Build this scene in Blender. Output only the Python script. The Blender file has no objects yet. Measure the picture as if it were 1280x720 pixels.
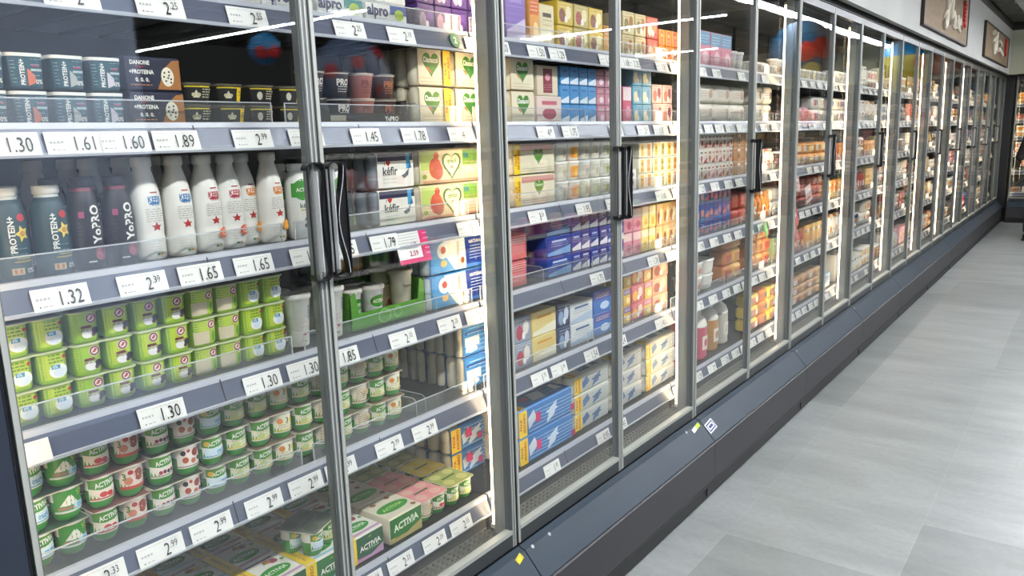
import bpy, math, random
from mathutils import Matrix, Vector
rnd = random.Random(7)
sc = bpy.context.scene
col = sc.collection
PI = math.pi

# ------------------------------------------------------------------ camera
H = 1.6
F_PX = 976.089
R = [[0.8008104, 0.08606841, -0.59270139],
     [0.59803679, -0.16857413, 0.78353989],
     [-0.03247609, -0.98192413, -0.18646799]]
cd = bpy.data.cameras.new('camera'); cam = bpy.data.objects.new('camera', cd); col.objects.link(cam)
cd.sensor_width = 36.0; cd.lens = F_PX / 1280 * 36.0; cd.clip_start = 0.05; cd.clip_end = 100
cam.matrix_world = Matrix(((R[0][0], -R[0][1], R[0][2] * -1, 0), (R[1][0], -R[1][1], -R[1][2], 0), (R[2][0], -R[2][1], -R[2][2], H), (0, 0, 0, 1)))
sc.camera = cam
# ------------------------------------------------------------------ world, exposure
w = bpy.data.worlds.new('world'); sc.world = w; w.use_nodes = True
w.node_tree.nodes['Background'].inputs[0].default_value = (0.95, 0.98, 1.0, 1)
w.node_tree.nodes['Background'].inputs[1].default_value = 0.05
sc.view_settings.view_transform = 'Standard'; sc.view_settings.look = 'None'
sc.view_settings.gamma = 1.0; sc.view_settings.use_curve_mapping = False
sc.view_settings.exposure = 0.54
LAMP_ROOM = 60.0      # strips hung over the aisle
LAMP_CASE = 12.0      # upright tubes inside the cabinets
GLASS_BASE, GLASS_GRAZE = 0.074, 0.36
sc.cycles.use_denoising = True
sc.cycles.max_bounces = 8; sc.cycles.transparent_max_bounces = 40
sc.cycles.diffuse_bounces = 3; sc.cycles.glossy_bounces = 3
sc.cycles.sample_clamp_indirect = 4.0
sc.cycles.caustics_reflective = False; sc.cycles.caustics_refractive = False

# ------------------------------------------------------------------ materials
def lin(h):
    h = h.lstrip('#'); o = []
    for i in (0, 2, 4):
        c = int(h[i:i + 2], 16) / 255
        o.append((c / 12.92 if c <= .04045 else ((c + .055) / 1.055) ** 2.4) ** 1.13)
    return (*o, 1)
MATS = {}
def mat(c, rough=.42, metal=0.0, emit=0.0):
    key = (c, rough, metal, emit)
    if key in MATS: return MATS[key]
    m = bpy.data.materials.new('mat_' + c.lstrip('#')); m.use_nodes = True
    b = m.node_tree.nodes['Principled BSDF']
    b.inputs['Base Color'].default_value = lin(c); b.inputs['Roughness'].default_value = rough
    b.inputs['Metallic'].default_value = metal
    if emit:
        b.inputs['Emission Color'].default_value = lin(c); b.inputs['Emission Strength'].default_value = emit
    MATS[key] = m; return m
def M_(x): return mat(x) if isinstance(x, str) else x
def clear_mat(name, base, graze, tint=(1, 1, 1, 1), rough=0.0, haze=None):
    m = bpy.data.materials.new(name); m.use_nodes = True; nt = m.node_tree; n = nt.nodes; n.clear()
    out = n.new('ShaderNodeOutputMaterial'); mix = n.new('ShaderNodeMixShader')
    tr = n.new('ShaderNodeBsdfTransparent'); gl = n.new('ShaderNodeBsdfGlossy')
    tr.inputs[0].default_value = tint; gl.inputs[0].default_value = (1, 1, 1, 1); gl.inputs['Roughness'].default_value = rough
    lw = n.new('ShaderNodeLayerWeight'); lw.inputs[0].default_value = .5
    p = n.new('ShaderNodeMath'); p.operation = 'POWER'; p.inputs[1].default_value = 4.5
    a = n.new('ShaderNodeMath'); a.operation = 'MULTIPLY_ADD'; a.inputs[1].default_value = graze; a.inputs[2].default_value = base
    nt.links.new(lw.outputs['Facing'], p.inputs[0]); nt.links.new(p.outputs[0], a.inputs[0]); nt.links.new(a.outputs[0], mix.inputs[0])
    src = tr
    if haze:
        d = n.new('ShaderNodeBsdfDiffuse'); d.inputs[0].default_value = (.9, .93, .95, 1); m2 = n.new('ShaderNodeMixShader')
        m2.inputs[0].default_value = haze; nt.links.new(tr.outputs[0], m2.inputs[1]); nt.links.new(d.outputs[0], m2.inputs[2]); src = m2
    nt.links.new(src.outputs[0], mix.inputs[1]); nt.links.new(gl.outputs[0], mix.inputs[2]); nt.links.new(mix.outputs[0], out.inputs[0])
    return m
GLASS = clear_mat('door_glass', GLASS_BASE, GLASS_GRAZE, (.985, .995, .99, 1))
CLEAR = clear_mat('clear_plastic', .06, .6, (.97, .98, .98, 1), .05, .03)
CLEAR_EDGE = clear_mat('clear_plastic_edge', .15, .6, (.9, .92, .92, 1), .2, .45)
FILM = clear_mat('clear_film', .10, .6, (.98, .98, .98, 1), .12, .05)
ALU = mat('#747979', .42, .25); ALU_L = mat('#b3b5ae', .45, .2); BLACK = mat('#141518', .35); SLATE = mat('#3c4552', .42, .15)
KICK = mat('#454447', .5, .1); SKIRT = mat('#17181a', .45); RAIL = mat('#646a7b', .28, .1); RAILTOP = mat('#b9bcc3', .3)
WHITE = mat('#e9e7e0', .5); CARD = mat('#ecebe6', .6); INK = mat('#1d1d1f', .6); GREYINK = mat('#9a9a98', .6)
INNER = mat('#1b1a1a', .45); INNER_D = mat('#1c1b1b', .6); STEELW = mat('#b9b8b2', .35, .4)

def noise_mat(name, c1, c2, scale, rough, stretch=(1, 1, 1), detail=6, bump=0):
    m = bpy.data.materials.new(name); m.use_nodes = True; nt = m.node_tree; b = nt.nodes['Principled BSDF']
    tc = nt.nodes.new('ShaderNodeTexCoord'); mp = nt.nodes.new('ShaderNodeMapping'); mp.inputs['Scale'].default_value = stretch
    no = nt.nodes.new('ShaderNodeTexNoise'); no.inputs['Scale'].default_value = scale; no.inputs['Detail'].default_value = detail
    cr = nt.nodes.new('ShaderNodeValToRGB'); cr.color_ramp.elements[0].color = lin(c1); cr.color_ramp.elements[1].color = lin(c2)
    cr.color_ramp.elements[0].position = .3; cr.color_ramp.elements[1].position = .7
    nt.links.new(tc.outputs['Object'], mp.inputs[0]); nt.links.new(mp.outputs[0], no.inputs[0]); nt.links.new(no.outputs[0], cr.inputs[0])
    nt.links.new(cr.outputs[0], b.inputs['Base Color']); b.inputs['Roughness'].default_value = rough
    return m
LEDGE = noise_mat('slate_ledge', '#36424e', '#3f4c57', 3, .36)

# ------------------------------------------------------------------ mesh builder
class MB:
    def __init__(s): s.v = []; s.f = []; s.m = []; s.mats = []; s.sm = []
    def mi(s, m):
        m = M_(m)
        if m not in s.mats: s.mats.append(m)
        return s.mats.index(m)
    def add(s, vs, fs, m, smooth=False):
        o = len(s.v); s.v += [tuple(p) for p in vs]; k = s.mi(m)
        for f in fs: s.f.append(tuple(i + o for i in f)); s.m.append(k); s.sm.append(smooth)
    def box(s, x0, x1, y0, y1, z0, z1, m):
        s.add([(x0, y0, z0), (x1, y0, z0), (x1, y1, z0), (x0, y1, z0), (x0, y0, z1), (x1, y0, z1), (x1, y1, z1), (x0, y1, z1)],
              [(0, 3, 2, 1), (4, 5, 6, 7), (0, 1, 5, 4), (1, 2, 6, 5), (2, 3, 7, 6), (3, 0, 4, 7)], m)
    def prism(s, pts, axis, a, b, m, smooth=False, caps=True):
        """closed 2-D outline swept along an axis: x -> pts are (y,z); y -> (x,z); z -> (x,y)"""
        def P(p, t): return (t, p[0], p[1]) if axis == 'x' else ((p[0], t, p[1]) if axis == 'y' else (p[0], p[1], t))
        n = len(pts); vs = [P(p, a) for p in pts] + [P(p, b) for p in pts]
        s.add(vs, [(i, (i + 1) % n, n + (i + 1) % n, n + i) for i in range(n)], m, smooth)
        if caps: s.add(vs, [tuple(range(n))[::-1], tuple(range(n, 2 * n))], m)
    def rings(s, rings, m, smooth=True, cap0=True, cap1=True):
        n = len(rings[0]); vs = [p for r in rings for p in r]; fs = []
        for k in range(len(rings) - 1):
            for i in range(n):
                fs.append((k * n + i, k * n + (i + 1) % n, (k + 1) * n + (i + 1) % n, (k + 1) * n + i))
        s.add(vs, fs, m, smooth)
        if cap0: s.add(rings[0], [tuple(range(n))[::-1]], m)
        if cap1: s.add(rings[-1], [tuple(range(n))], m)
    def body(s, ol, prof, cx=0, cy=0, z0=0):
        """prof: list of (scale, z, material); consecutive runs share material"""
        i = 0
        while i < len(prof) - 1:
            m = prof[i + 1][2]; j = i + 1
            while j + 1 < len(prof) and prof[j + 1][2] == m: j += 1
            s.rings([[(cx + p[0] * q[0], cy + p[1] * q[0], z0 + q[1]) for p in ol] for q in prof[i:j + 1]], m, True, i == 0, j == len(prof) - 1)
            i = j
    def tube(s, pts, r, m, seg=6):
        rings = []
        for i, p in enumerate(pts):
            p = Vector(p); a = Vector(pts[max(i - 1, 0)]); b = Vector(pts[min(i + 1, len(pts) - 1)]); d = (b - a).normalized()
            u = d.cross(Vector((0, 0, 1)))
            if u.length < .01: u = d.cross(Vector((1, 0, 0)))
            u.normalize(); v = d.cross(u)
            rings.append([tuple(p + u * r * math.cos(t * 2 * PI / seg) + v * r * math.sin(t * 2 * PI / seg)) for t in range(seg)])
        s.rings(rings, m)
    def mesh(s, name):
        me = bpy.data.meshes.new(name); me.from_pydata(s.v, [], s.f)
        for m in s.mats: me.materials.append(m)
        me.polygons.foreach_set('material_index', s.m); me.polygons.foreach_set('use_smooth', s.sm); me.update()
        return me

def circ(r, n=20): return [(r * math.cos(2 * PI * i / n), r * math.sin(2 * PI * i / n)) for i in range(n)]
def squircle(a, b, e=4.0, n=28):
    o = []
    for i in range(n):
        t = 2 * PI * i / n; c, s_ = math.cos(t), math.sin(t)
        o.append((a * math.copysign(abs(c) ** (2 / e), c), b * math.copysign(abs(s_) ** (2 / e), s_)))
    return o
def rrect(w, h, r, n=4, cx=0, cy=0):
    o = []
    for (sx, sy, a0) in ((1, 1, 0), (-1, 1, PI / 2), (-1, -1, PI), (1, -1, 3 * PI / 2)):
        for k in range(n + 1):
            a = a0 + k * PI / 2 / n
            o.append((cx + sx * (w / 2 - r) + r * math.cos(a), cy + sy * (h / 2 - r) + r * math.sin(a)))
    return o

# ------------------------------------------------------------------ lettering and flat art
TXT = {}
def glyphs(t, bold=.02):
    k = (t, bold)
    if k in TXT: return TXT[k]
    c = bpy.data.curves.new('tmp', 'FONT'); c.body = t; c.resolution_u = 2; c.offset = bold; c.size = 1
    o = bpy.data.objects.new('tmp', c); me = bpy.data.meshes.new_from_object(o)
    vs = [(v.co.x, v.co.y) for v in me.vertices]; fs = [tuple(p.vertices) for p in me.polygons]
    bpy.data.objects.remove(o); bpy.data.curves.remove(c); bpy.data.meshes.remove(me)
    xs = [v[0] for v in vs]; ys = [v[1] for v in vs]; cx = (min(xs) + max(xs)) / 2; cy = (min(ys) + max(ys)) / 2; hh = .72
    vs = [((x - cx) / hh, (y - cy) / hh) for x, y in vs]; wd = (max(xs) - min(xs)) / hh
    TXT[k] = (vs, fs, wd); return TXT[k]
def fan(mb, mp, cx, cz, pts, o, c):
    q_ = []
    for a, b_ in zip(pts, pts[1:] + pts[:1]):
        L = math.hypot(b_[0] - a[0], b_[1] - a[1]); m_ = max(1, min(8, int(L / .006)))
        q_ += [(a[0] + (b_[0] - a[0]) * i / m_, a[1] + (b_[1] - a[1]) * i / m_) for i in range(m_)]
    n = len(q_); ext = max(math.hypot(p[0] - cx, p[1] - cz) for p in q_); k = max(1, min(5, int(ext / .005)))
    vs = [mp(cx, cz, o)] + [mp(cx + (p[0] - cx) * (j + 1) / k, cz + (p[1] - cz) * (j + 1) / k, o) for j in range(k) for p in q_]
    fs = [(0, 1 + i, 1 + (i + 1) % n) for i in range(n)]
    for j in range(k - 1): fs += [(1 + j * n + i, 1 + (j + 1) * n + i, 1 + (j + 1) * n + (i + 1) % n, 1 + j * n + (i + 1) % n) for i in range(n)]
    mb.add(vs, fs, c, True)
def art(mb, mp, shapes, off=.0004, step=.00013):
    o = off
    for sh in shapes:
        k = sh[0]; o += step
        if k == 'R':
            _, x0, z0, x1, z1, c = sh; n = max(1, int((x1 - x0) / .008)); q = max(1, int((z1 - z0) / .012))
            vs = [mp(x0 + (x1 - x0) * i / n, z0 + (z1 - z0) * j / q, o) for j in range(q + 1) for i in range(n + 1)]
            mb.add(vs, [(j * (n + 1) + i, j * (n + 1) + i + 1, (j + 1) * (n + 1) + i + 1, (j + 1) * (n + 1) + i) for j in range(q) for i in range(n)], c, True)
        elif k == 'E':
            _, cx, cz, rx, rz, c = sh; n = 18; fan(mb, mp, cx, cz, [(cx + rx * math.cos(2 * PI * i / n), cz + rz * math.sin(2 * PI * i / n)) for i in range(n)], o, c)
        elif k == 'O':
            _, cx, cz, rx, rz, th, c = sh; n = 20
            vs = [mp(cx + (rx - th * g) * math.cos(2 * PI * i / n), cz + (rz - th * g) * math.sin(2 * PI * i / n), o) for g in (0, 1) for i in range(n)]
            mb.add(vs, [(i, (i + 1) % n, n + (i + 1) % n, n + i) for i in range(n)], c, True)
        elif k == 'P':
            _, pts, c = sh; cx = sum(p[0] for p in pts) / len(pts); cz = sum(p[1] for p in pts) / len(pts); n = len(pts)
            fan(mb, mp, cx, cz, list(pts), o, c)
        elif k == 'H':
            _, cx, cz, s, c = sh; n = 22; pts = []
            for i in range(n):
                t = 2 * PI * i / n
                pts.append((cx + s * math.sin(t) ** 3, cz + s * (13 * math.cos(t) - 5 * math.cos(2 * t) - 2 * math.cos(3 * t) - math.cos(4 * t)) / 15))
            fan(mb, mp, cx, cz, pts[::-1], o, c)
        elif k == 'N':
            _, t, cx, cz, h, c, sq_ = sh; vs, fs, wd = glyphs(t, .0)
            mb.add([mp(cx + x * h * sq_, cz + y * h, o) for x, y in vs], fs, c)
        elif k == 'T':
            _, t, cx, cz, h, c = sh[:6]; rot = sh[6] if len(sh) > 6 else 0; wmax = sh[7] if len(sh) > 7 else None
            vs, fs, wd = glyphs(t, sh[8] if len(sh) > 8 else .02); sx = h if not wmax or wd * h <= wmax else wmax / wd
            ca, sa = math.cos(rot), math.sin(rot)
            mb.add([mp(cx + x * sx * ca - y * h * sa, cz + x * sx * sa + y * h * ca, o) for x, y in vs], fs, c)
def front(x): return lambda u, v, o: (x + o, u, v)
def topmap(z): return lambda u, v, o: (-v, u, z + o)          # u along the shelf, v away from the aisle
def leftmap(y): return lambda u, v, o: (-u, y - o, v)         # face looking back along the aisle (u away from the aisle)
def wrapmap(ol, scale, dx=0, dy=0, dz=0):
    """paint on the outline 'ol' (list of x,y; front is +x); scale(z) multiplies it"""
    pts = []; n = len(ol); fi = max(range(n), key=lambda i: ol[i][0] - abs(ol[i][1]) * .01)
    fwd = [(0, ol[fi])]; L = 0
    for k in range(1, n // 2 + 1):
        a = ol[(fi + k - 1) % n]; b = ol[(fi + k) % n]; L += math.hypot(b[0] - a[0], b[1] - a[1]); fwd.append((L, b))
    def P(sv):
        a = abs(sv); sg = 1 if sv >= 0 else -1
        for k in range(len(fwd) - 1):
            if a <= fwd[k + 1][0] or k == len(fwd) - 2:
                t = (a - fwd[k][0]) / max(1e-9, fwd[k + 1][0] - fwd[k][0]); p, q = fwd[k][1], fwd[k + 1][1]
                x = p[0] + (q[0] - p[0]) * t; y = p[1] + (q[1] - p[1]) * t
                nx, ny = q[1] - p[1], -(q[0] - p[0]); l = math.hypot(nx, ny) or 1; return x, y * sg, nx / l, ny / l * sg
    def mp(u, v, o):
        x, y, nx, ny = P(u); s_ = scale(v)
        return (dx + x * s_ + nx * o, dy + y * s_ + ny * o, dz + v)
    return mp
def interp(prof):
    def f(z):
        if z <= prof[0][1]: return prof[0][0]
        for a, b in zip(prof, prof[1:]):
            if z <= b[1]: return a[0] + (b[0] - a[0]) * ((z - a[1]) / max(1e-9, b[1] - a[1]))
        return prof[-1][0]
    return f

# ------------------------------------------------------------------ objects
def link(name, me, parent=None, loc=None, mods=None):
    o = bpy.data.objects.new(name, me); col.objects.link(o)
    if parent: o.parent = parent
    if loc: o.location = loc
    return o
def tag(o, label, cat, group=None, kind=None):
    o['label'] = label; o['category'] = cat
    if group: o['group'] = group
    if kind: o['kind'] = kind
    return o
def struct(name, mb, label=None, cat=None):
    o = link(name, mb.mesh(name)); o['kind'] = 'structure'
    o['label'] = label or name.replace('_', ' '); o['category'] = cat or name.split('_')[0]; return o
class Proto:
    """a kind of thing: root mesh (or None) and parts [(name, mesh, loc, [(sub, mesh, loc)])]"""
    def __init__(s, name, cat, root=None, parts=(), w=.06, d=.06, h=.1): s.name, s.cat, s.root, s.parts, s.w, s.d, s.h = name, cat, root, list(parts), w, d, h
    def put(s, loc, label, group=None, rz=0):
        o = link(s.name, s.root, None, loc); o.rotation_euler.z = rz
        tag(o, label, s.cat, group)
        for p in s.parts:
            c = link(p[0], p[1], o, p[2])
            for q in (p[3] if len(p) > 3 else ()): link(q[0], q[1], c, q[2])
        return o
ORD = ['zeroth', 'first', 'second', 'third', 'fourth', 'fifth', 'sixth', 'seventh', 'eighth', 'ninth', 'tenth', 'eleventh', 'twelfth', 'thirteenth', 'fourteenth', 'fifteenth', 'sixteenth', 'seventeenth', 'eighteenth', 'nineteenth', 'twentieth', 'twenty-first', 'twenty-second', 'twenty-third']
SHELF = ['top shelf', 'second shelf', 'third shelf', 'fourth shelf', 'fifth shelf', 'bottom shelf']
DECK = [1.905, 1.652, 1.380, 1.112, .828, .477]
FX = -1.54; X5 = -1.53
Y0, MW, NMOD = .465, 1.345, 11
def door_of(y, k=1.08): return max(1, int((y / k - Y0) / (MW / 2)) + 1)   # the door a thing is seen through
def dy(d): return Y0 + MW / 2 * (d - 1) + (.03 if d % 2 else .012), Y0 + MW / 2 * d - (.012 if d % 2 else .03)
COUNT = {}
def run(shelf, proto, look, y0, n=1, pitch=None, layers=1, rows=1, alt=None, gap=0, fx=None, back_only=False, jit=.002, skew=0.0, group=None, zj=0, alook=None):
    """lay n stacks of a product along a shelf; alt: list of protos to cycle by stack"""
    pitch = pitch or proto.w + .001; fx = fx if fx is not None else (X5 if shelf == 5 else FX)
    for i in range(n):
        p = (alt or [proto])[i % len(alt or [1])]; lk = (alook or [look])[i % len(alook or [1])]
        y = y0 + pitch * (i + .5); d = door_of(y)
        k = (lk, shelf, d); 
        key0 = (k, 'n'); COUNT[key0] = COUNT.get(key0, 0) + 1; c = COUNT[key0]
        for r in range(rows):
            for l in range(layers):
                jx = rnd.uniform(-jit, jit); jy = rnd.uniform(-jit, jit) * .6
                x = fx - p.d / 2 - r * (p.d + .003) + jx
                lab = lk + ', ' + ORD[min(c, 23)] + ' from left'
                if layers > 1: lab += ', ' + (('bottom', 'top') if layers == 2 else (('bottom', 'middle', 'top') if layers == 3 else ('lowest', 'lower', 'upper', 'top')))[l] + ' layer'
                if r: lab += (', behind' if r == 1 else ', rear')
                lab += ', ' + SHELF[shelf] + ', ' + ORD[min(d, 23)] + ' door'
                wds = lab.split()
                if len(wds) > 16: lab = ' '.join(x_ for x_ in wds if x_ not in ('layer,', 'from'))
                wds = lab.split()
                if len(wds) > 16: lab = lab.replace(' shelf,', ',')
                o = p.put((x, y + jy, DECK[shelf] + l * (p.h + .0018)), lab, group or (lk + 's on the ' + SHELF[shelf]), skew + rnd.uniform(-.02, .02) * min(1, .07 / p.w))
# ================================================================== SETTING
YB = 15.12           # foot of the cabinets along the end wall
def floor_mat():
    m = bpy.data.materials.new('vinyl_floor_tiles'); m.use_nodes = True; nt = m.node_tree; b = nt.nodes['Principled BSDF']; L = nt.links.new; N = nt.nodes.new
    tc = N('ShaderNodeTexCoord'); mp = N('ShaderNodeMapping'); mp.inputs['Rotation'].default_value = (0, 0, PI / 2); mp.inputs['Location'].default_value = (.3, .465, 0)
    L(tc.outputs['Object'], mp.inputs[0])
    br = N('ShaderNodeTexBrick'); br.inputs['Scale'].default_value = 1; br.inputs['Brick Width'].default_value = 1.27; br.inputs['Row Height'].default_value = .635
    br.inputs['Mortar Size'].default_value = .0020; br.inputs['Mortar Smooth'].default_value = .3; br.offset = .4
    br.inputs['Color1'].default_value = lin('#8c908f'); br.inputs['Color2'].default_value = lin('#a0a4a3'); br.inputs['Mortar'].default_value = lin('#a7aba8'); br.inputs['Bias'].default_value = .1
    L(mp.outputs[0], br.inputs[0])
    n1 = N('ShaderNodeTexNoise'); n1.inputs['Scale'].default_value = 1.7; n1.inputs['Detail'].default_value = 8; n1.inputs['Roughness'].default_value = .62
    mp2 = N('ShaderNodeMapping'); mp2.inputs['Scale'].default_value = (.8, 2.4, 1); mp2.inputs['Rotation'].default_value = (0, 0, .5); L(tc.outputs['Object'], mp2.inputs[0]); L(mp2.outputs[0], n1.inputs[0])
    cr = N('ShaderNodeValToRGB'); cr.color_ramp.elements[0].position = .3; cr.color_ramp.elements[0].color = (.62, .64, .63, 1); cr.color_ramp.elements[1].position = .68; cr.color_ramp.elements[1].color = (1.0, 1.0, 1.0, 1)
    L(n1.outputs[0], cr.inputs[0])
    mx = N('ShaderNodeMixRGB'); mx.blend_type = 'MULTIPLY'; mx.inputs[0].default_value = .9; L(br.outputs['Color'], mx.inputs[1]); L(cr.outputs[0], mx.inputs[2])
    n2 = N('ShaderNodeTexNoise'); n2.inputs['Scale'].default_value = 38; n2.inputs['Detail'].default_value = 4
    cr2 = N('ShaderNodeValToRGB'); cr2.color_ramp.elements[0].position = .3; cr2.color_ramp.elements[0].color = (.86, .86, .86, 1); cr2.color_ramp.elements[1].position = .6; cr2.color_ramp.elements[1].color = (1, 1, 1, 1)
    L(tc.outputs['Object'], n2.inputs[0]); L(n2.outputs[0], cr2.inputs[0])
    m2 = N('ShaderNodeMixRGB'); m2.blend_type = 'MULTIPLY'; m2.inputs[0].default_value = .6; L(mx.outputs[0], m2.inputs[1]); L(cr2.outputs[0], m2.inputs[2])
    L(m2.outputs[0], b.inputs['Base Color']); b.inputs['Roughness'].default_value = .38
    return m
mb = MB(); mb.box(-3.0, 8.2, -4, 18, -.05, 0, floor_mat()); struct('floor', mb, 'pale grey mottled vinyl tile floor of the aisle', 'floor')
CEIL = noise_mat('ceiling_tiles', '#8b8d8b', '#777976', 6, .9)
mb = MB(); mb.box(-3.0, 8.2, -4, 18, 3.16, 3.2, CEIL)
for k in range(12): mb.box(-1.36 + .62 * k - .012, -1.36 + .62 * k + .012, -4, 18, 3.15, 3.16, mat('#a5a7a4', .6))
for k in range(18): mb.box(-3, 8.2, -3.4 + 1.24 * k - .012, -3.4 + 1.24 * k + .012, 3.152, 3.161, mat('#a5a7a4', .6))
struct('ceiling', mb, 'grey suspended ceiling above the aisle', 'ceiling')
WALLW = noise_mat('painted_wall', '#aeb0ad', '#b6b8b5', 2, .8)
mb = MB(); mb.box(-3.0, -2.9, -4, 18, 0, 3.16, WALLW); struct('wall_left', mb, 'wall behind the long row of cabinets', 'wall')
mb = MB(); mb.box(-2.9, 8.2, 17.9, 18, 0, 3.16, WALLW); struct('wall_back', mb, 'wall at the far end of the aisle', 'wall')
# white fascia boards over the cabinets
mb = MB(); mb.box(-1.36, -1.32, -1, 15.0, 2.36, 3.03, WALLW); mb.box(-2.35, -1.36, -1, 15.0, 2.99, 3.03, WALLW)
mb.box(-1.335, -1.322, -1, 15.0, 3.03, 3.15, mat('#33332f', .7))
struct('trim_1', mb, 'white fascia board above the long row of cabinets', 'fascia')
mb = MB(); mb.box(-1.32, 6.5, 15.0, 15.04, 2.36, 3.03, mat('#b9b9a6', .8)); mb.box(-1.32, 6.5, 15.04, 16.2, 2.99, 3.03, WALLW)
mb.box(-1.32, 6.5, 15.002, 15.015, 3.03, 3.15, mat('#2a2a28', .7))
struct('trim_2', mb, 'cream fascia board above the end wall cabinets', 'fascia')

# ------------------------------------------------------------------ cabinet parts (one module = two doors), origin at (0, y0, 0)
def q(x0, x1, y0, y1, z0, z1, m):
    b = MB(); b.box(x0, x1, y0, y1, z0, z1, m); return b
def perforated(name):
    """back panel with rows of punched slots (dark inlays)"""
    b = MB(); b.box(-2.04, -2.02, .01, MW - .01, .36, 2.32, INNER)
    for r in range(0, 46):
        z = .5 + r * .039
        if any(abs(z - (d - .03)) < .02 for d in DECK): continue
        for c in range(0, 44):
            y = .03 + c * .0296
            b.add([(-2.0195, y, z), (-2.0195, y + .017, z), (-2.0195, y + .017, z + .009), (-2.0195, y, z + .009)], [(0, 1, 2, 3)], BLACK)
    return b
def shelf_mb(k):
    z = DECK[k]; b = MB(); d = .44
    fx = -1.515
    b.box(-2.015, fx, .004, MW - .004, z - .022, z - .001, INNER)
    b.box(-2.0, -1.6, .02, .045, z - .055, z - .022, INNER_D); b.box(-2.0, -1.6, MW - .045, MW - .02, z - .055, z - .022, INNER_D)
    for g in range(14):
        b.box(-2.0, -1.56, .06 + g * .095, .064 + g * .095, z - .028, z - .022, INNER_D)
    return b
def rail_mb(k):
    z = DECK[k]; b = MB(); y0, y1 = .005, MW - .005
    fx = -1.478
    # tilted channel: lower lip stands further out than the upper one
    b.prism([(fx, z - .053), (fx - .004, z - .056), (fx - .045, z - .030), (fx - .030, z + .001), (fx - .021, z + .003), (fx - .018, z - .003)][::-1], 'y', y0, y1, RAIL)
    b.prism([(fx + .0025, z - .056), (fx + .0035, z - .050), (fx + .0005, z - .0485), (fx - .001, z - .054)][::-1], 'y', y0, y1, RAILTOP)
    b.prism([(fx - .0155, z - .007), (fx - .019, z + .004), (fx - .030, z + .0045), (fx - .030, z + .001), (fx - .021, z + .000), (fx - .018, z - .008)][::-1], 'y', y0, y1, RAILTOP)
    for j in (.448, .897):
        b.add([(fx + .001, j, z - .053), (fx + .001, j + .003, z - .053), (fx - .017, j + .003, z - .002), (fx - .017, j, z - .002)], [(0, 1, 2, 3)], INNER_D)
    return b
def guard_mb(k):
    z = DECK[k]; b = MB(); fx = -1.508; h = .048
    for (a, c) in ((.02, .655), (.69, MW - .02)):
        b.box(fx - .0022, fx, a, c, z + .003, z + h - .0025, CLEAR)
        b.box(fx - .0026, fx + .0004, a, c, z + h - .0025, z + h, CLEAR_EDGE)
        for yy in (a, c - .002): b.box(fx - .0026, fx + .0004, yy, yy + .0025, z + .003, z + h - .0025, CLEAR_EDGE)
    return b
def divider_mb(k, y):
    z = DECK[k]; b = MB()
    pts = [(-1.96, z), (-1.512, z), (-1.512, z + .04)] + [(-1.527 + .015 * math.cos(t), z + .04 + .015 * math.sin(t)) for t in (0.5, 1.0, 1.57)] + [(-1.96, z + .055)]
    b.prism(pts, 'y', y, y + .002, CLEAR)
    pth = [(-1.512, y + .001, z), (-1.512, y + .001, z + .04)] + [(-1.527 + .015 * math.cos(t), y + .001, z + .04 + .015 * math.sin(t)) for t in (0.5, 1.0, 1.57)] + [(-1.96, y + .001, z + .055)]
    b.tube(pth, .0013, CLEAR_EDGE, 4); return b
def grille_mb():
    b = MB(); z = .372; g = mat('#9a988f', .4, .4)
    b.box(-1.50, -1.405, .01, MW - .01, z - .03, z - .028, mat('#55524d', .6))
    b.box(-1.503, -1.499, .01, MW - .01, z - .03, .43, mat('#55524d', .6))
    for i in range(6): x = -1.498 + i * .0165; b.box(x, x + .0020, .01, MW - .01, z - .012, z, g)
    for i in range(54): y = .012 + i * .0247; b.box(-1.498, -1.407, y, y + .0016, z - .012, z - .001, g)
    return b
def base_mb():
    b = MB(); b.box(-2.06, -1.40, .002, MW - .002, .05, .30, INNER_D); b.box(-1.475, -1.378, .002, MW - .002, .30, .325, ALU); return b
def ledge_mb():
    b = MB(); b.prism([(-1.378, .312), (-1.378, .338), (-1.352, .330), (-1.282, .250), (-1.286, .240), (-1.36, .300)], 'y', .0025, MW - .0025, LEDGE)
    b.box(-1.392, -1.377, .001, MW - .001, .318, .341, BLACK); return b
def kick_mb():
    b = MB(); b.prism([(-1.36, .05), (-1.290, .066), (-1.280, .075), (-1.280, .236), (-1.290, .242), (-1.36, .242)][::-1], 'y', .0015, MW - .0015, KICK); return b
def skirt_mb():
    b = MB(); b.prism([(-1.35, .0), (-1.292, .0), (-1.281, .010), (-1.281, .062), (-1.287, .069), (-1.35, .069)][::-1], 'y', 0, MW, SKIRT)
    c = [(1.27 + .012 * math.cos(t * PI / 5), .035 + .02 * math.sin(t * PI / 5)) for t in range(10)]
    b.prism(c, 'x', -1.283, -1.276, BLACK); return b
def canopy_mb():
    b = MB(); b.box(-2.06, -1.40, .0, MW, 2.33, 2.36, INNER_D); b.box(-1.50, -1.385, 0, MW, 2.335, 2.40, mat('#3a3b3c', .5)); b.box(-2.0, -1.52, .01, MW - .01, 2.27, 2.285, mat('#6b6964', .6))
    for i in range(9): b.box(-1.52 + .001, -1.505, .01, MW - .01, 2.27 + .0 * i, 2.33, INNER)
    return b
def upright_mb(y):
    b = MB(); b.box(-2.018, -2.0, y - .012, y + .012, .36, 2.3, mat('#2f2e2d', .5, .2))
    for i in range(60): z = .42 + i * .03; b.add([(-1.9995, y - .004, z), (-1.9995, y + .004, z), (-1.9995, y + .004, z + .016), (-1.9995, y - .004, z + .016)], [(0, 1, 2, 3)], BLACK)
    return b
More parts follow.
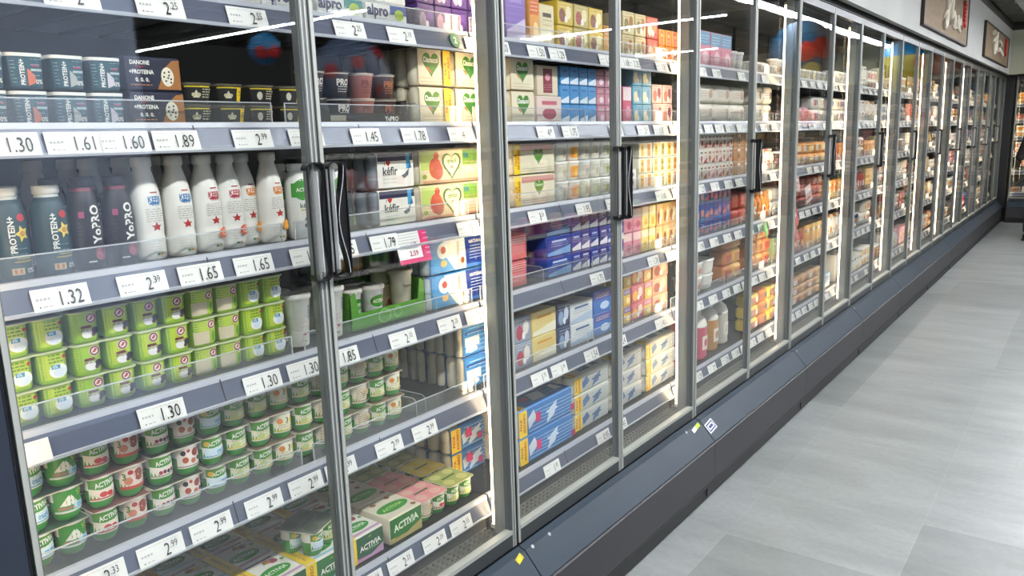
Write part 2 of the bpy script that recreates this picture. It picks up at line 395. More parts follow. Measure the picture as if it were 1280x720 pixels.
def mullion_mb(side):
    """aluminium post where two cabinets meet: the right-hand half (side -1, at y = MW) or the left-hand half (side 1, at y = 0)"""
    b = MB()
    if side < 0:
        y = MW - .0004; b.prism([(-1.452, y), (-1.452, y - .022), (-1.412, y - .027), (-1.408, y - .023), (-1.408, y - .016), (-1.412, y - .014), (-1.412, y - .004), (-1.408, y - .002), (-1.408, y)], 'z', .325, 2.33, ALU_L)
        b.box(-1.4125, -1.4105, y - .013, y - .005, .325, 2.33, INNER_D)
    else:
        y = .0004; b.prism([(-1.452, y), (-1.408, y), (-1.408, y + .023), (-1.412, y + .027), (-1.452, y + .022)], 'z', .325, 2.33, ALU_L)
        for i in range(30): b.box(-1.409, -1.4072, y + .006, y + .010, .36 + i * .065, .385 + i * .065, mat('#d8d8d2', .3, .3))
    return b
LED = mat('#ffe6bf', .5, 0, LAMP_CASE)
def led_mb(side):
    y = (MW if side < 0 else 0) + side * .0150; b = MB(); b.prism(rrect(.010, .012, .004, 3, -1.4590, y), 'z', .40, 2.27, LED); return b
def led_clip_mb(side):
    b = MB(); y = (MW if side < 0 else 0) + side * .015
    for z in (.385, 2.272): b.box(-1.466, -1.4525, y - .008, y + .008, z, z + .014, WHITE)
    b.box(-1.4539, -1.4525, y - .005, y + .005, .385, 2.286, mat('#dedbd0', .4))
    return b
ZD0, ZD1 = .345, 2.325
def door_mb(y0, y1):
    f = MB(); x0, x1 = -1.404, -1.378; s = .023; s0 = .009
    f.box(x0, x1, y0, y0 + s0, ZD0, ZD1, ALU_L)
    f.box(x0, x1, y1 - s, y1, ZD0, ZD1, ALU); a = y1 - s
    f.box(x1 - .001, x1 + .0015, a + .003, a + .007, ZD0, ZD1, ALU_L); f.box(x1 - .001, x1 + .0015, a + .014, a + .018, ZD0, ZD1, ALU_L)
    f.box(x0, x1, y0 + s0, y1 - s, ZD0, ZD0 + .052, mat('#4d5153', .4, .4)); f.box(x0, x1, y0 + s0, y1 - s, ZD1 - .04, ZD1, mat('#4d5153', .4, .4))
    f.box(x0 + .003, x1 + .002, y0 + s0, y1 - s, ZD0 + .045, ZD0 + .058, ALU_L); f.box(x0 - .014, x0, y0 + s0, y1 - s, ZD0 + .03, ZD0 + .045, ALU)
    g = MB(); g.box(-1.399, -1.385, y0 + s0, y1 - s, ZD0 + .052, ZD1 - .04, GLASS)
    k = MB()
    for a in (y0 + s0 - .001, y1 - s - .003): k.box(-1.402, -1.381, a, a + .004, ZD0 + .05, ZD1 - .04, ALU)
    for a in (y0 - .0035, y1): k.box(x0, x1 - .004, a, a + .0035, ZD0, ZD1, BLACK)
    return f, g, k
def handle_mb(sgn):
    """upright pull: slim black ring, hourglass grip on its outer edge and clear cover; sgn +1 grows towards +y"""
    z0, z1, w_ = 1.305, 1.566, .050; b = MB(); t = .0028; ol = rrect(w_, z1 - z0, .016, 4, sgn * w_ / 2, (z0 + z1) / 2); il = rrect(w_ - 2 * t, z1 - z0 - 2 * t, .014, 4, sgn * w_ / 2, (z0 + z1) / 2)
    n = len(ol); x0, x1 = -1.378, -1.356
    vs = [(x, *p) for x in (x0, x1) for r in (ol, il) for p in r]
    fs = []; clr = []
    for i in range(n):
        j = (i + 1) % n
        long_ = abs(ol[i][1] - ol[j][1]) > .1
        (clr if long_ else fs).extend([(i, j, 2 * n + j, 2 * n + i), (n + i, 3 * n + i, 3 * n + j, n + j), (2 * n + i, 2 * n + j, 3 * n + j, 3 * n + i), (i, n + i, n + j, j)])
    b2 = MB(); b2.add(vs, fs, BLACK)
    for yy in (sgn * t / 2, sgn * (w_ - t / 2)): b2.box(-1.3595, -1.3560, yy - t / 2, yy + t / 2, z0 + .016, z1 - .016, BLACK)
    b2.box(-1.378, -1.360, *sorted((0, sgn * .0012)), z0 + .016, z1 - .016, CLEAR_EDGE)
    # only the top, bottom and outer run of the ring are black; the run on the stile is grey
    g = MB(); N_ = 20; inner = []; outer = []
    for i in range(N_ + 1):
        q_ = i / N_; z = z0 + .004 + (z1 - z0 - .008) * q_; wv = .004 + .022 * math.sin(PI * q_) ** 2.2; inner.append((sgn * (w_ - .0015 - wv) if sgn > 0 else -(.002 + .012 * math.sin(PI * q_) ** 2.2), z)); outer.append((sgn * (w_ - .0015) if sgn > 0 else -.001, z))
    for i in range(N_):
        y_a, y_b = sorted((inner[i][0], outer[i][0])); y_c, y_d = sorted((inner[i + 1][0], outer[i + 1][0])); za, zb = inner[i][1], inner[i + 1][1]
        g.add([(-1.376, y_a, za), (-1.376, y_b, za), (-1.376, y_d, zb), (-1.376, y_c, zb), (-1.359, y_a, za), (-1.359, y_b, za), (-1.359, y_d, zb), (-1.359, y_c, zb)], [(3, 2, 1, 0), (4, 5, 6, 7), (0, 4, 7, 3), (1, 2, 6, 5)], BLACK)
    if sgn > 0: g.tube([(-1.358, p[0], p[1]) for p in inner], .0010, CLEAR_EDGE, 5)
    c = MB(); c.prism(rrect(w_ * .55, z1 - z0 - .02, .012, 4, sgn * w_ * .33, (z0 + z1) / 2), 'x', -1.372, -1.369, FILM)
    c.box(-1.3765, -1.362, *sorted((sgn * .017, sgn * .0195)), z0 + .02, z1 - .02, CLEAR_EDGE)
    return b2, g, c
PARTS = []
def mk(name, b): return (name, b.mesh(name), (0, 0, 0))
ME = {}
def M(k, b):
    if k not in ME: ME[k] = b.mesh(k)
    return ME[k]
M('back_panel', perforated('b')); M('grille', grille_mb()); M('base', base_mb()); M('ledge', ledge_mb()); M('kick_plate', kick_mb()); M('skirt', skirt_mb()); M('canopy', canopy_mb())
M('upright', upright_mb(MW / 2)); M('mullion0', mullion_mb(-1)); M('mullion1', mullion_mb(1)); M('led0', led_mb(-1)); M('led1', led_mb(1)); M('clip0', led_clip_mb(-1)); M('clip1', led_clip_mb(1))
DY = [(.006, MW / 2 - .003), (MW / 2 + .003, MW - .006)]
for i, (a, b_) in enumerate(DY):
    f, g, k = door_mb(a, b_); M('df%d' % i, f); M('dg%d' % i, g); M('dk%d' % i, k)
for i, s in ((0, -1), (1, 1)):
    r_, g_, c_ = handle_mb(s); M('hr%d' % i, r_); M('hg%d' % i, g_); M('hc%d' % i, c_)
for k in range(6):
    M('s%d' % k, shelf_mb(k)); M('r%d' % k, rail_mb(k))
    if k < 5: M('g%d' % k, guard_mb(k))
DIV = {(0, 1, .02): 1, (0, 2, .0): 1}
def cabinet(idx, loc, rz=0, label='', dividers=()):
    t = link('refrigerated_cabinet', None, None, loc); t.rotation_euler.z = rz
    tag(t, label, 'refrigerated cabinet', 'glass-door refrigerated cabinets')
    for k in ('back_panel', 'grille', 'base', 'ledge', 'kick_plate', 'skirt', 'canopy', 'upright'): link(k, ME[k], t)
    for i in (0, 1): link('mullion', ME['mullion%d' % i], t)
    for i in (0, 1):
        o = link('light_tube', ME['led%d' % i], t); link('tube_clip', ME['clip%d' % i], o)
    for i in (0, 1):
        o = link('door', ME['df%d' % i], t); link('glass_pane', ME['dg%d' % i], o); link('gasket', ME['dk%d' % i], o)
        yy = (MW / 2 - .004) if i == 0 else (MW / 2 + .004)
        h = link('handle', ME['hr%d' % i], o, (0, yy, 0)); 
        h2 = link('handle_grip', ME['hg%d' % i], o, (0, yy, 0)); h3 = link('handle_cover', ME['hc%d' % i], o, (0, yy, 0))
    for k in range(6):
        o = link('shelf', ME['s%d' % k], t); link('price_rail', ME['r%d' % k], o)
        if k < 5: link('front_guard', ME['g%d' % k], o)
        for (kk, y) in dividers:
            if kk == k: link('divider', M('div%d_%.3f' % (k, y), divider_mb(k, y)), o)
    return t
for n in range(NMOD):
    dv = {0: [(0, 1.165), (0, 1.18), (1, 1.135), (3, 1.166), (4, 1.062), (4, 1.10)], 1: [(3, .37), (2, .50)], 2: [(3, .4)]}.get(n, [])
    cabinet(n, (0, Y0 + MW * n, 0), 0, 'dark two-door glass refrigerated cabinet, %s from the left end of the long row' % ORD[n + 1], dv)
# left end frame post and end panel of the first cabinet
t = link('end_frame', None, None, (0, Y0, 0)); tag(t, 'dark slate end post closing the row left of the first glass door', 'end frame')
b = MB(); b.box(-1.46, -1.375, -.30, -.004, .0, 2.36, mat('#333a48', .45, .1)); b.box(-1.43, -1.374, -.0045, -.001, .3, 2.33, BLACK); link('post', b.mesh('post'), t)
b = MB(); b.box(-2.06, -1.46, -.03, -.004, 0, 2.36, mat('#2a2d34', .5)); link('side_panel', b.mesh('side_panel'), t)
# end of row corner post
YE = Y0 + MW * NMOD
t = link('corner_post', None, None, (0, YE, 0)); tag(t, 'black corner post where the long row meets the end wall cabinets', 'corner post')
b = MB(); b.box(-1.46, -1.375, .002, .14, .25, 2.36, mat('#20242a', .45)); b.box(-1.375, -1.26, .06, .15, .25, 2.36, mat('#20242a', .45)); link('post', b.mesh('post'), t)
b = MB(); b.box(-2.06, -1.282, .002, .12, .0, .25, SLATE); link('plinth', b.mesh('plinth'), t)
# cabinets along the end wall (turned a quarter turn), the fronts face back down the aisle
for n in range(3):
    # local +x (front) -> world -y ; local +y -> world +x
    o = cabinet(20 + n, (-1.22 + MW * n, YB - 1.28 - .002, 0), 0, 'glass refrigerated cabinet on the end wall, %s from the corner' % ORD[n + 1])
    o.rotation_euler.z = -PI / 2
    o.location = (-1.22 + MW * n, YB - 1.28, 0)
ENDX, ENDY = -1.22, YB - 1.28

# ================================================================== PRODUCTS
WH = '#eeece4'; CREAM = '#e6dcc2'; LIME = '#9cc32a'; LIME_D = '#5f9a26'; LIME_L = '#c8dc3e'; AGREEN = '#3a9a2e'; AGREEN_D = '#1f6b2b'; YEL = '#f3cf1c'; RED = '#c4312c'
NAVY = '#1b2350'; BLUE = '#2f7fc4'; LBLUE = '#8cc4e4'; PINK = '#d97f92'; MAG = '#d42a72'; ORANGE = '#e58a2c'; BROWN = '#7c4a30'; PURPLE = '#54307c'; TEAL = '#274c54'; INKS = '#26262a'
def rect_art(x0, z0, w_, h_, c): return ('R', x0, z0, x0 + w_, z0 + h_, c)
def fine(x0, x1, z0, z1, n, c, th=.0012, seed=1):
    """rows of small print as broken thin bars"""
    r = random.Random(seed); o = []
    for i in range(n):
        z = z0 + (z1 - z0) * i / max(1, n - 1); x = x0
        while x < x1 - .003:
            l = min(r.uniform(.003, .009), x1 - x); o.append(('R', x, z, x + l, z + th, c)); x += l + .002
    return o

# --- small pots in packs of four
def pot_mesh(ol, prof, arts, extra=None):
    b = MB(); b.body(ol, prof); s = interp([(p[0], p[1]) for p in prof if p[0] > .5])
    art(b, wrapmap(ol, s), arts); 
    if extra: extra(b)
    return b.mesh('pot')
def four_pack(name, cat, pots, lidm, pitch, h, lid_art=None, lidc=WH):
    lb = MB()
    hw = pitch - .001
    lb.prism(rrect(hw * 2, hw * 2, .010, 3), 'z', h - .0014, h, lidc)
    if lid_art: art(lb, topmap(h), lid_art, off=.0003)
    lm = lb.mesh('foil_lid'); parts = []
    for i, y in enumerate((-pitch / 2, pitch / 2)):
        for x in (pitch / 2, -pitch / 2): parts.append(('pot', pots[i], (x, y, 0)))
    parts.append(('foil_lid', lm, (0, 0, 0)))
    return Proto(name, cat, None, parts, pitch * 2, pitch * 2, h)
sq = squircle(.0268, .0268, 4.2)
def lime_pot(kind):
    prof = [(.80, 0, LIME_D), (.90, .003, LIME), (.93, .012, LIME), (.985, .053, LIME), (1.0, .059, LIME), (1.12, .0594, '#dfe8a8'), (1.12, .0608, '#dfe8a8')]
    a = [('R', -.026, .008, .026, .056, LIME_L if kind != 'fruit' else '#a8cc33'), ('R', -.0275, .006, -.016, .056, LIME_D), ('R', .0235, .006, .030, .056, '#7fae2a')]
    a += fine(-.0265, -.017, .012, .054, 9, '#bcd765', .0014, 3)
    if kind == 'logo' or kind == 'fruit':
        cx = .004 if kind == 'logo' else .010
        a += [('E', cx, .047, .0105, .0105, WH), ('O', cx, .047, .0095, .0095, .003, '#9c2733'), ('P', [(cx - .005, .044), (cx + .001, .052), (cx + .005, .050), (cx + .001, .044)], '#c23a30')]
        a += [('E', .002, .018, .013, .009, WH), ('R', -.011, .030, .009, .034, '#7a2436'), ('E', .016, .022, .0065, .007, '#352238'), ('E', .012, .015, .004, .004, '#5b2c4a')] + fine(-.012, .012, .024, .029, 2, '#8b4660', .0015, 5)
    if kind == 'beige':
        a += [('R', -.0275, .006, .008, .034, '#d9cdb0'), ('R', .009, .006, .026, .058, '#b5cc35'), ('E', .014, .047, .010, .010, WH), ('O', .014, .047, .009, .009, .003, '#9c2733'), ('P', [(.010, .044), (.015, .052), (.018, .050), (.015, .044)], '#c23a30'), ('E', .017, .02, .004, .012, '#6aa32b')] + fine(-.024, .006, .038, .055, 4, '#dbe7a2', .0014, 7)
    if kind == 'swirl':
        a += [('E', .006, .024, .017, .014, '#f4f3ea'), ('E', .008, .021, .012, .009, '#dfe8ee'), ('R', -.006, .028, .010, .036, '#3f9cc6'), ('T', '0%', .001, .032, .0055, WH), ('E', .018, .050, .0035, .0035, '#c6392d')] + fine(-.010, .015, .041, .054, 3, '#5d8a20', .0022, 9)
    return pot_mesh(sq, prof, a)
LIME_LID = [('R', -.058, -.058, .058, .058, '#b9c78a'), ('R', -.05, -.05, .05, .05, '#8f9a6a'), ('E', -.028, -.028, .02, .02, '#7a8a5a'), ('E', .028, -.028, .02, .02, '#7a8a5a'), ('E', -.028, .028, .02, .02, '#7a8a5a'), ('E', .028, .028, .02, .02, '#7a8a5a')]
PP = .0311 * 2 / 2 * 2 / 1
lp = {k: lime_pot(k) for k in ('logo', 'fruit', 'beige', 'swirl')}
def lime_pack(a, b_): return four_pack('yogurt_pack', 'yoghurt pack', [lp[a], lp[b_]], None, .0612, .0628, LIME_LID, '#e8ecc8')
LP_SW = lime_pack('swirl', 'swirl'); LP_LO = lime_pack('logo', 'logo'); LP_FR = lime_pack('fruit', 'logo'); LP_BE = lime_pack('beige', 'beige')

rd = circ(.0293, 24)
def sh_down(x, d=-.0045):
    if x[0] == 'R': return ('R', x[1], x[2] + d, x[3], min(x[4] + d, .0655), x[5])
    if x[0] in 'EOH': return (x[0], x[1], x[2] + d, *x[3:])
    if x[0] == 'P': return ('P', [(p[0], p[1] + d) for p in x[1]], x[2])
    return ('T', x[1], x[2], x[3] + d, *x[4:])
def act_pot(kind):
    dark = AGREEN_D
    prof = [(.55, 0, AGREEN), (.66, .002, AGREEN), (.80, .009, AGREEN), (.92, .024, AGREEN), (.91, .042, AGREEN), (.93, .060, WH), (.93, .066, WH), (1.03, .0655, WH), (1.03, .066, WH), (1.03, .0665, WH), (1.045, .067, WH), (1.045, .0685, WH)]
    cols = dict(plain=('#f0efe6', '#7fc3dd'), fig=('#ede4d4', '#c9694c'), berry=('#efe8dc', '#b9b39a'), peach=('#eee6cf', '#e6cf4a'), milk=('#3f8f31', '#bfe0ea'), dots=('#ece2d6', '#6d3b4f'), three=('#f0e9cf', '#d9cf4d'), cereal=('#e8dcc4', '#b9a077'))[kind]
    a = [('R', -.034, .027, .034, .067, cols[0]), ('R', -.034, .024, .034, .029, cols[1])]
    if kind in ('plain', 'berry', 'peach', 'fig'):
        a += [('R', -.034, .050, .034, .070, '#5d9c2c'), ('P', [(-.03, .050), (-.01, .0465), (.012, .0475), (.032, .053), (.032, .056), (-.03, .056)], '#4d9431'), ('T', 'ACTIVIA', .003, .058, .0105, WH, .12, .046, .035)]
    if kind == 'plain': a += [('R', -.028, .030, .030, .046, '#d8e8ee'), ('T', '0%0%', .014, .036, .008, '#2f8fc0'), ('E', -.022, .058, .007, .006, '#ddb93a')]
    if kind == 'berry': a += [('E', -.010 + .009 * i, .035 + .001 * (i % 2), .0042, .0042, c) for i, c in enumerate(('#a62f45', '#7b2342', '#2d2140', '#8e2f3d'))]
    if kind == 'peach': a += [('E', .010, .036, .011, .0065, '#dfe3b8'), ('E', -.010, .035, .010, .007, '#c7d28a')] + fine(-.02, .02, .043, .046, 2, '#97a35a', .0012, 3)
    if kind == 'fig': a += [('E', -.004, .036, .008, .0055, '#cf3b3b'), ('E', .010, .035, .007, .005, '#c8322f'), ('R', -.034, .024, .034, .029, '#cf5140')]
    if kind == 'milk': a += [('R', -.034, .028, .034, .070, '#3f8f31'), ('P', [(-.022, .038), (-.004, .058), (.002, .058), (.016, .038)], '#e9e6da'), ('R', -.026, .030, .006, .036, '#a07c60'), ('R', .004, .029, .032, .040, '#bfe0ea'), ('T', '0%', .018, .034, .007, '#2f8fc0'), ('T', '55', .020, .060, .011, '#a8d34a', .3)]
    if kind == 'dots': a += [('R', -.034, .028, .034, .070, '#eadfd3')] + [('E', x, z, r, r, c) for x, z, r, c in ((-.018, .058, .006, '#3a2d36'), (-.006, .062, .004, '#b8452f'), (.010, .056, .009, '#9b4a3a'), (-.014, .042, .007, '#b9583c'), (.004, .038, .006, '#c67457'), (.018, .040, .005, '#3d2c38'), (.022, .062, .004, '#444444')) if len(c) > 4]
    if kind == 'three': a += [('E', -.016, .052, .008, .007, '#e08b2b'), ('T', '3', .004, .052, .014, '#5d6b1e', 0, None, .03), ('E', .020, .050, .008, .009, '#e3c83a')] + fine(-.02, .02, .036, .042, 2, '#b9a94a', .0014, 4)
    if kind == 'cereal': a += fine(-.022, .022, .034, .062, 6, '#a58c62', .0018, 11) + [('E', .010, .050, .009, .008, '#cdb48a')]
    a += [('R', -.034, .0235, .034, .0265, '#e8e4d2')]
    return pot_mesh(rd, prof, [sh_down(x) for x in a])
ap = {k: act_pot(k) for k in ('plain', 'fig', 'berry', 'peach', 'milk', 'dots', 'three', 'cereal')}
fig2 = MB(); prof = [(.55, 0, AGREEN), (.66, .002, AGREEN), (.80, .009, AGREEN), (.92, .024, AGREEN), (.91, .042, AGREEN), (.93, .060, WH), (.93, .066, WH), (1.03, .0655, WH), (1.03, .066, WH), (1.03, .0665, WH), (1.045, .067, WH), (1.045, .0685, WH)]
fig2.body(rd, prof); art(fig2, wrapmap(rd, interp([(p[0], p[1]) for p in prof])), [sh_down(x) for x in [('R', -.034, .027, .034, .070, '#e6d3c4'), ('E', .010, .052, .012, .013, '#8c3b36'), ('E', .010, .052, .009, .010, '#a9513f'), ('E', -.008, .060, .006, .005, '#b5342f'), ('E', -.014, .042, .009, .008, '#c98368'), ('T', '3', -.022, .052, .014, '#2f7a2a', 0, None, .03), ('R', -.034, .024, .034, .031, '#c9523f')]])
ap['figcut'] = fig2.mesh('pot')
def lidart(c1, c2): return [('R', -.058, -.058, .058, .058, c1)] + [('E', sx * .030, sy * .030, .019, .019, c2) for sx in (-1, 1) for sy in (-1, 1)] + [('R', -.03, -.004, .03, .004, AGREEN_D)]
def act_pack(a, b_, c1, c2): return four_pack('yogurt_pack', 'yoghurt pack', [ap[a], ap[b_]], None, .0615, .0695, lidart(c1, c2), '#d8cdb6')
AP1 = act_pack('plain', 'milk', '#4a6a50', '#3b4f49'); AP2 = act_pack('fig', 'figcut', '#8c5c54', '#6f3c3c'); AP3 = act_pack('berry', 'dots', '#3f4b3a', '#2c2f2e'); AP3b = act_pack('berry', 'dots', '#5a6153', '#463f45')
AP4 = act_pack('peach', 'three', '#877255', '#7a4f40'); AP5 = act_pack('peach', 'cereal', '#7d7a5c', '#5f5d48'); AP6 = act_pack('plain', 'peach', '#6d7466', '#55604f'); AP7 = act_pack('three', 'peach', '#9a8a6c', '#7a6a4f')
AP_P = act_pack('cereal', 'fig', '#e7a2a0', '#e9bdb0'); AP_Y = act_pack('peach', 'plain', '#ead94a', '#f0e37a'); AP_G = act_pack('peach', 'peach', '#a8b064', '#c7c985')

# --- single pots and cups
def single(name, cat, ol, prof, arts, lid=None, h=None, tapes=None, lidname='lid'):
    b = MB(); b.body(ol, prof); art(b, wrapmap(ol, interp([(p[0], p[1]) for p in prof])), arts)
    me = b.mesh(name); parts = []
    if lid: parts.append((lidname, lid, (0, 0, 0)))
    w_ = max(p[0] for p in ol) * 2
    return Proto(name, cat, me, parts, w_, w_, h or prof[-1][1])
def lathe_mesh(ol, prof, name='lid'):
    b = MB(); b.body(ol, prof); return b.mesh(name)
sp = squircle(.0315, .0315, 5)
PROT = []
for c in ('#d77a4d', '#b9bcb8', '#d8cfd6', '#b84a6a'):
    PROT.append(single('protein_pot', 'protein pot', sp, [(.84, 0, TEAL), (.88, .003, TEAL), (.97, .055, TEAL)],
        [('R', -.030, .004, .030, .052, '#335f68'), ('R', -.028, .006, -.018, .050, '#26484f')] + fine(-.027, -.019, .010, .046, 7, '#9db8ba', .001, 2) +
        [('T', 'PROTEIN+', -.009, .028, .0085, WH, PI / 2, .044, .03), ('P', [(.0, .004), (.014, .010), (.012, .022), (.004, .032), (.0, .034)], c), ('E', .007, .017, .007, .010, c), ('T', '0%', .020, .012, .008, WH), ('R', .006, .030, .026, .034, '#c9d6d4'), ('R', .008, .038, .022, .042, '#b9496e')] + fine(.006, .026, .022, .050, 4, '#8fb0b3', .0012, 8),
        lathe_mesh(sp, [(.99, .055, WH), (1.0, .0575, WH), (1.0, .061, WH)], 'lid'), .0655 - .0015))
# dark dessert pots
sb = squircle(.0385, .036, 3.2)
def dark_pot(c, sym):
    a = [('R', -.036, .004, .036, .034, '#191816'), ('R', -.036, .033, .036, .036, '#d8c22a')]
    if sym: a += [('P', [(-.018, .012), (.0, .012), (-.003, .018), (-.006, .024), (-.009, .028), (-.012, .024), (-.015, .018)], '#ddd6b8'), ('E', -.016, .018, .005, .004, '#cfc8a4'), ('E', -.002, .018, .005, .004, '#cfc8a4')]
    else: a += [('E', -.012, .019, .008, .009, '#cfc9b8')]
    if c: a += [('R', .014, .006, .032, .036, YEL), ('R', .018, .018, .028, .021, '#3a3410'), ('R', .018, .025, .027, .027, '#3a3410')]
    else: a += fine(.006, .030, .012, .028, 4, '#cfcab0', .0022, 6)
    return single('dessert_pot', 'dessert pot', sb, [(.72, 0, '#191816'), (.80, .004, '#191816'), (.93, .038, '#191816')], a, lathe_mesh(sb, [(.95, .038, '#3c3b2a'), (1.0, .0395, '#b5ad7a'), (1.0, .0425, '#5a5440')], 'lid'), .0435)
DP = [dark_pot(0, 1), dark_pot(1, 1), dark_pot(0, 0), dark_pot(1, 0)]
cu = circ(.036, 24)
def pro_cup(c, txt, lidc, c2):
    lid = lathe_mesh(cu, [(1.0, .061, lidc), (1.05, .0615, lidc), (1.05, .064, lidc), (.95, .0645, lidc)], 'lid')
    return single('protein_cup', 'protein cup', cu, [(.66, 0, c), (.72, .004, c), (.98, .058, c), (1.02, .0612, '#d9d3c6')], [('T', txt, 0, .038, .016, c2, 0, .046, .035)] + fine(-.018, .018, .014, .026, 3, c2, .0018, 3), lid, .0645)
PC1 = pro_cup('#2a201d', 'PRO', '#3b332e', '#e6e0d6'); PC2 = pro_cup('#a06a5c', 'PRO', '#c9b3a5', '#7c4238'); PC3 = pro_cup('#4b2f28', 'PRO', '#8d8378', '#b9724d')
# tall cups
tc = circ(.0415, 24)
def tall_cup(name, col_, arts, lidc, h=.132, r=.034):
    ol = circ(r, 24)
    return single(name, 'yoghurt cup', ol, [(.70, 0, col_), (.74, .003, col_), (.98, h - .014, col_), (1.05, h - .012, col_)], arts, lathe_mesh(ol, [(1.08, h - .012, lidc), (1.1, h - .010, lidc), (1.1, h - .002, lidc), (1.0, h, lidc)], 'lid'), h)
LEAF = lambda x, z, s, c: ('P', [(x, z + s), (x + .3 * s, z + .3 * s), (x + s, z + .35 * s), (x + .5 * s, z - .1 * s), (x + .6 * s, z - .7 * s), (x, z - .4 * s), (x - .6 * s, z - .7 * s), (x - .5 * s, z - .1 * s), (x - s, z + .35 * s), (x - .3 * s, z + .3 * s)], c)
TC_W = tall_cup('yogurt_cup', '#e9e6dc', [LEAF(0, .032, .007, '#b5302c'), ('T', 'KEFIR', .018, .088, .010, '#5a7fae', PI / 2, .040)] + fine(-.012, .010, .05, .062, 2, '#b8b2a4', .0012, 2) + [('R', -.010, .012, -.003, .016, '#3f7f3a'), ('R', -.002, .012, .004, .016, '#d3a12e')], '#cfcdc6')
TC_C = tall_cup('yogurt_cup', '#e6ddc6', [('T', 'Pastoret', 0, .086, .0085, '#8a7f5d', 0, .036), ('E', .004, .026, .012, .012, '#b76a3f'), ('E', -.006, .020, .007, .007, '#cf8f4a')] + fine(-.016, .016, .05, .072, 4, '#b5a988', .0012, 5), '#d9cfb4')
TC_A = tall_cup('yogurt_cup', '#efeee8', [('E', 0, .062, .030, .017, AGREEN), ('T', 'ACTIVIA', 0, .062, .0095, WH, 0, .044, .03)] + fine(-.014, .014, .022, .034, 3, '#7a9a6a', .0014, 5), '#d8d4ca', .105, .033)

# --- bottles
def bottle(name, cat, prof, arts, cap, h, r=.031, capname='cap', n=26):
    ol = circ(r, n); b = MB(); b.body(ol, prof); art(b, wrapmap(ol, interp([(p[0], p[1]) for p in prof])), arts)
    return Proto(name, cat, b.mesh(name), [(capname, lathe_mesh(ol, cap, capname), (0, 0, 0))], r * 2, r * 2, h)
KW = '#eae8e0'
def kefir(c, fruit, txt='KEFIR'):
    prof = [(.86, 0, KW), (.97, .004, KW), (1.0, .012, KW), (1.0, .045, KW), (.97, .052, KW), (.97, .058, KW), (1.0, .064, KW), (1.0, .105, KW), (.96, .128, KW), (.84, .152, KW), (.66, .172, KW), (.55, .184, KW), (.55, .190, KW)]
    a = [('T', txt, .006, .124, .0130, c, 0, .032, .03), ('R', -.008, .114, .016, .1175, c), ('R', -.004, .137, .014, .1395, '#b03030'), LEAF(.002, .068, .0110, '#b5302c'), ('R', -.004, .010, .002, .0145, '#3f7f3a'), ('R', .003, .010, .010, .0145, '#d3a12e')]
    a += fine(-.004, .016, .112, .118, 2, c, .0015, 4) + fine(-.016, .016, .080, .104, 6, '#a09c90', .0011, 6) + fine(-.018, .004, .022, .040, 4, '#c4bfb0', .0009, 3)
    if fruit: a += [('E', .015, .040, .012, .012, fruit), ('E', .017, .041, .008, .008, '#f0b8a0' if fruit != '#e59a2e' else '#f2c250')]
    cap = [(.60, .190, KW), (.64, .191, KW), (.64, .207, KW), (.58, .210, KW)]
    return bottle('drink_bottle', 'bottle', prof, a, cap, .21)
KB = [kefir('#4d86b8', None), kefir('#4d86b8', None), kefir('#c23f52', '#dd6a3a'), kefir('#c23f52', '#c9552f'), kefir('#dd8a2c', '#e59a2e'), kefir('#dd8a2c', '#e59a2e')]
pprof = [(.88, 0, TEAL), (.98, .004, TEAL), (1.0, .014, TEAL), (.98, .075, TEAL), (1.0, .100, TEAL), (.96, .120, TEAL), (.80, .136, TEAL), (.66, .144, '#27474e'), (.62, .150, '#c9cdc8')]
PB = bottle('protein_bottle', 'bottle', pprof, [('T', 'PROTEIN+', -.006, .082, .0105, WH, PI / 2, .066, .03), ('P', [(.012 + .014 * math.cos(k * PI / 5) * (1 if k % 2 else .5), .083 + .016 * math.sin(k * PI / 5) * (1 if k % 2 else .5)) for k in range(10)], '#e6cf6a'), ('E', .012, .083, .005, .005, '#c9942e'), ('E', .013, .112, .008, .007, '#c4312c'),
        ('R', -.008, .032, .024, .0345, '#b59a2a'), ('R', -.004, .038, .022, .040, '#a8a03a'), ('R', -.014, .010, .006, .022, '#d9c79a'), ('R', -.010, .012, .002, .020, '#d9752e'), ('T', '0%', .018, .016, .009, WH)] + fine(-.012, .02, .046, .056, 2, '#9fb9bb', .001, 3),
        [(.66, .150, WH), (.72, .1505, WH), (.72, .163, WH), (.68, .165, WH)], .166)
YK = '#191a20'
yprof = [(.86, 0, YK), (.97, .004, YK), (1.0, .014, YK), (1.0, .090, YK), (.96, .118, YK), (.84, .138, YK), (.72, .150, YK), (.68, .156, '#8f3b52'), (.66, .158, YK)]
YB_ = bottle('protein_bottle', 'bottle', yprof, [('T', 'YoPRO', .008, .086, .018, WH, PI / 2, .075, .035), ('E', .012, .030, .013, .014, '#8d4450'), ('E', .008, .026, .007, .008, '#b0626c'), ('E', .018, .036, .006, .006, '#6f2c3c'), ('R', -.022, .100, -.012, .112, '#a94a74'), ('R', -.014, .014, .000, .017, WH)] + fine(-.026, -.016, .03, .09, 9, '#5d5f70', .0012, 3),
        [(.66, .158, '#2a2c38'), (.70, .159, '#2a2c38'), (.70, .173, '#2a2c38'), (.64, .175, '#2a2c38')], .176, .0295)
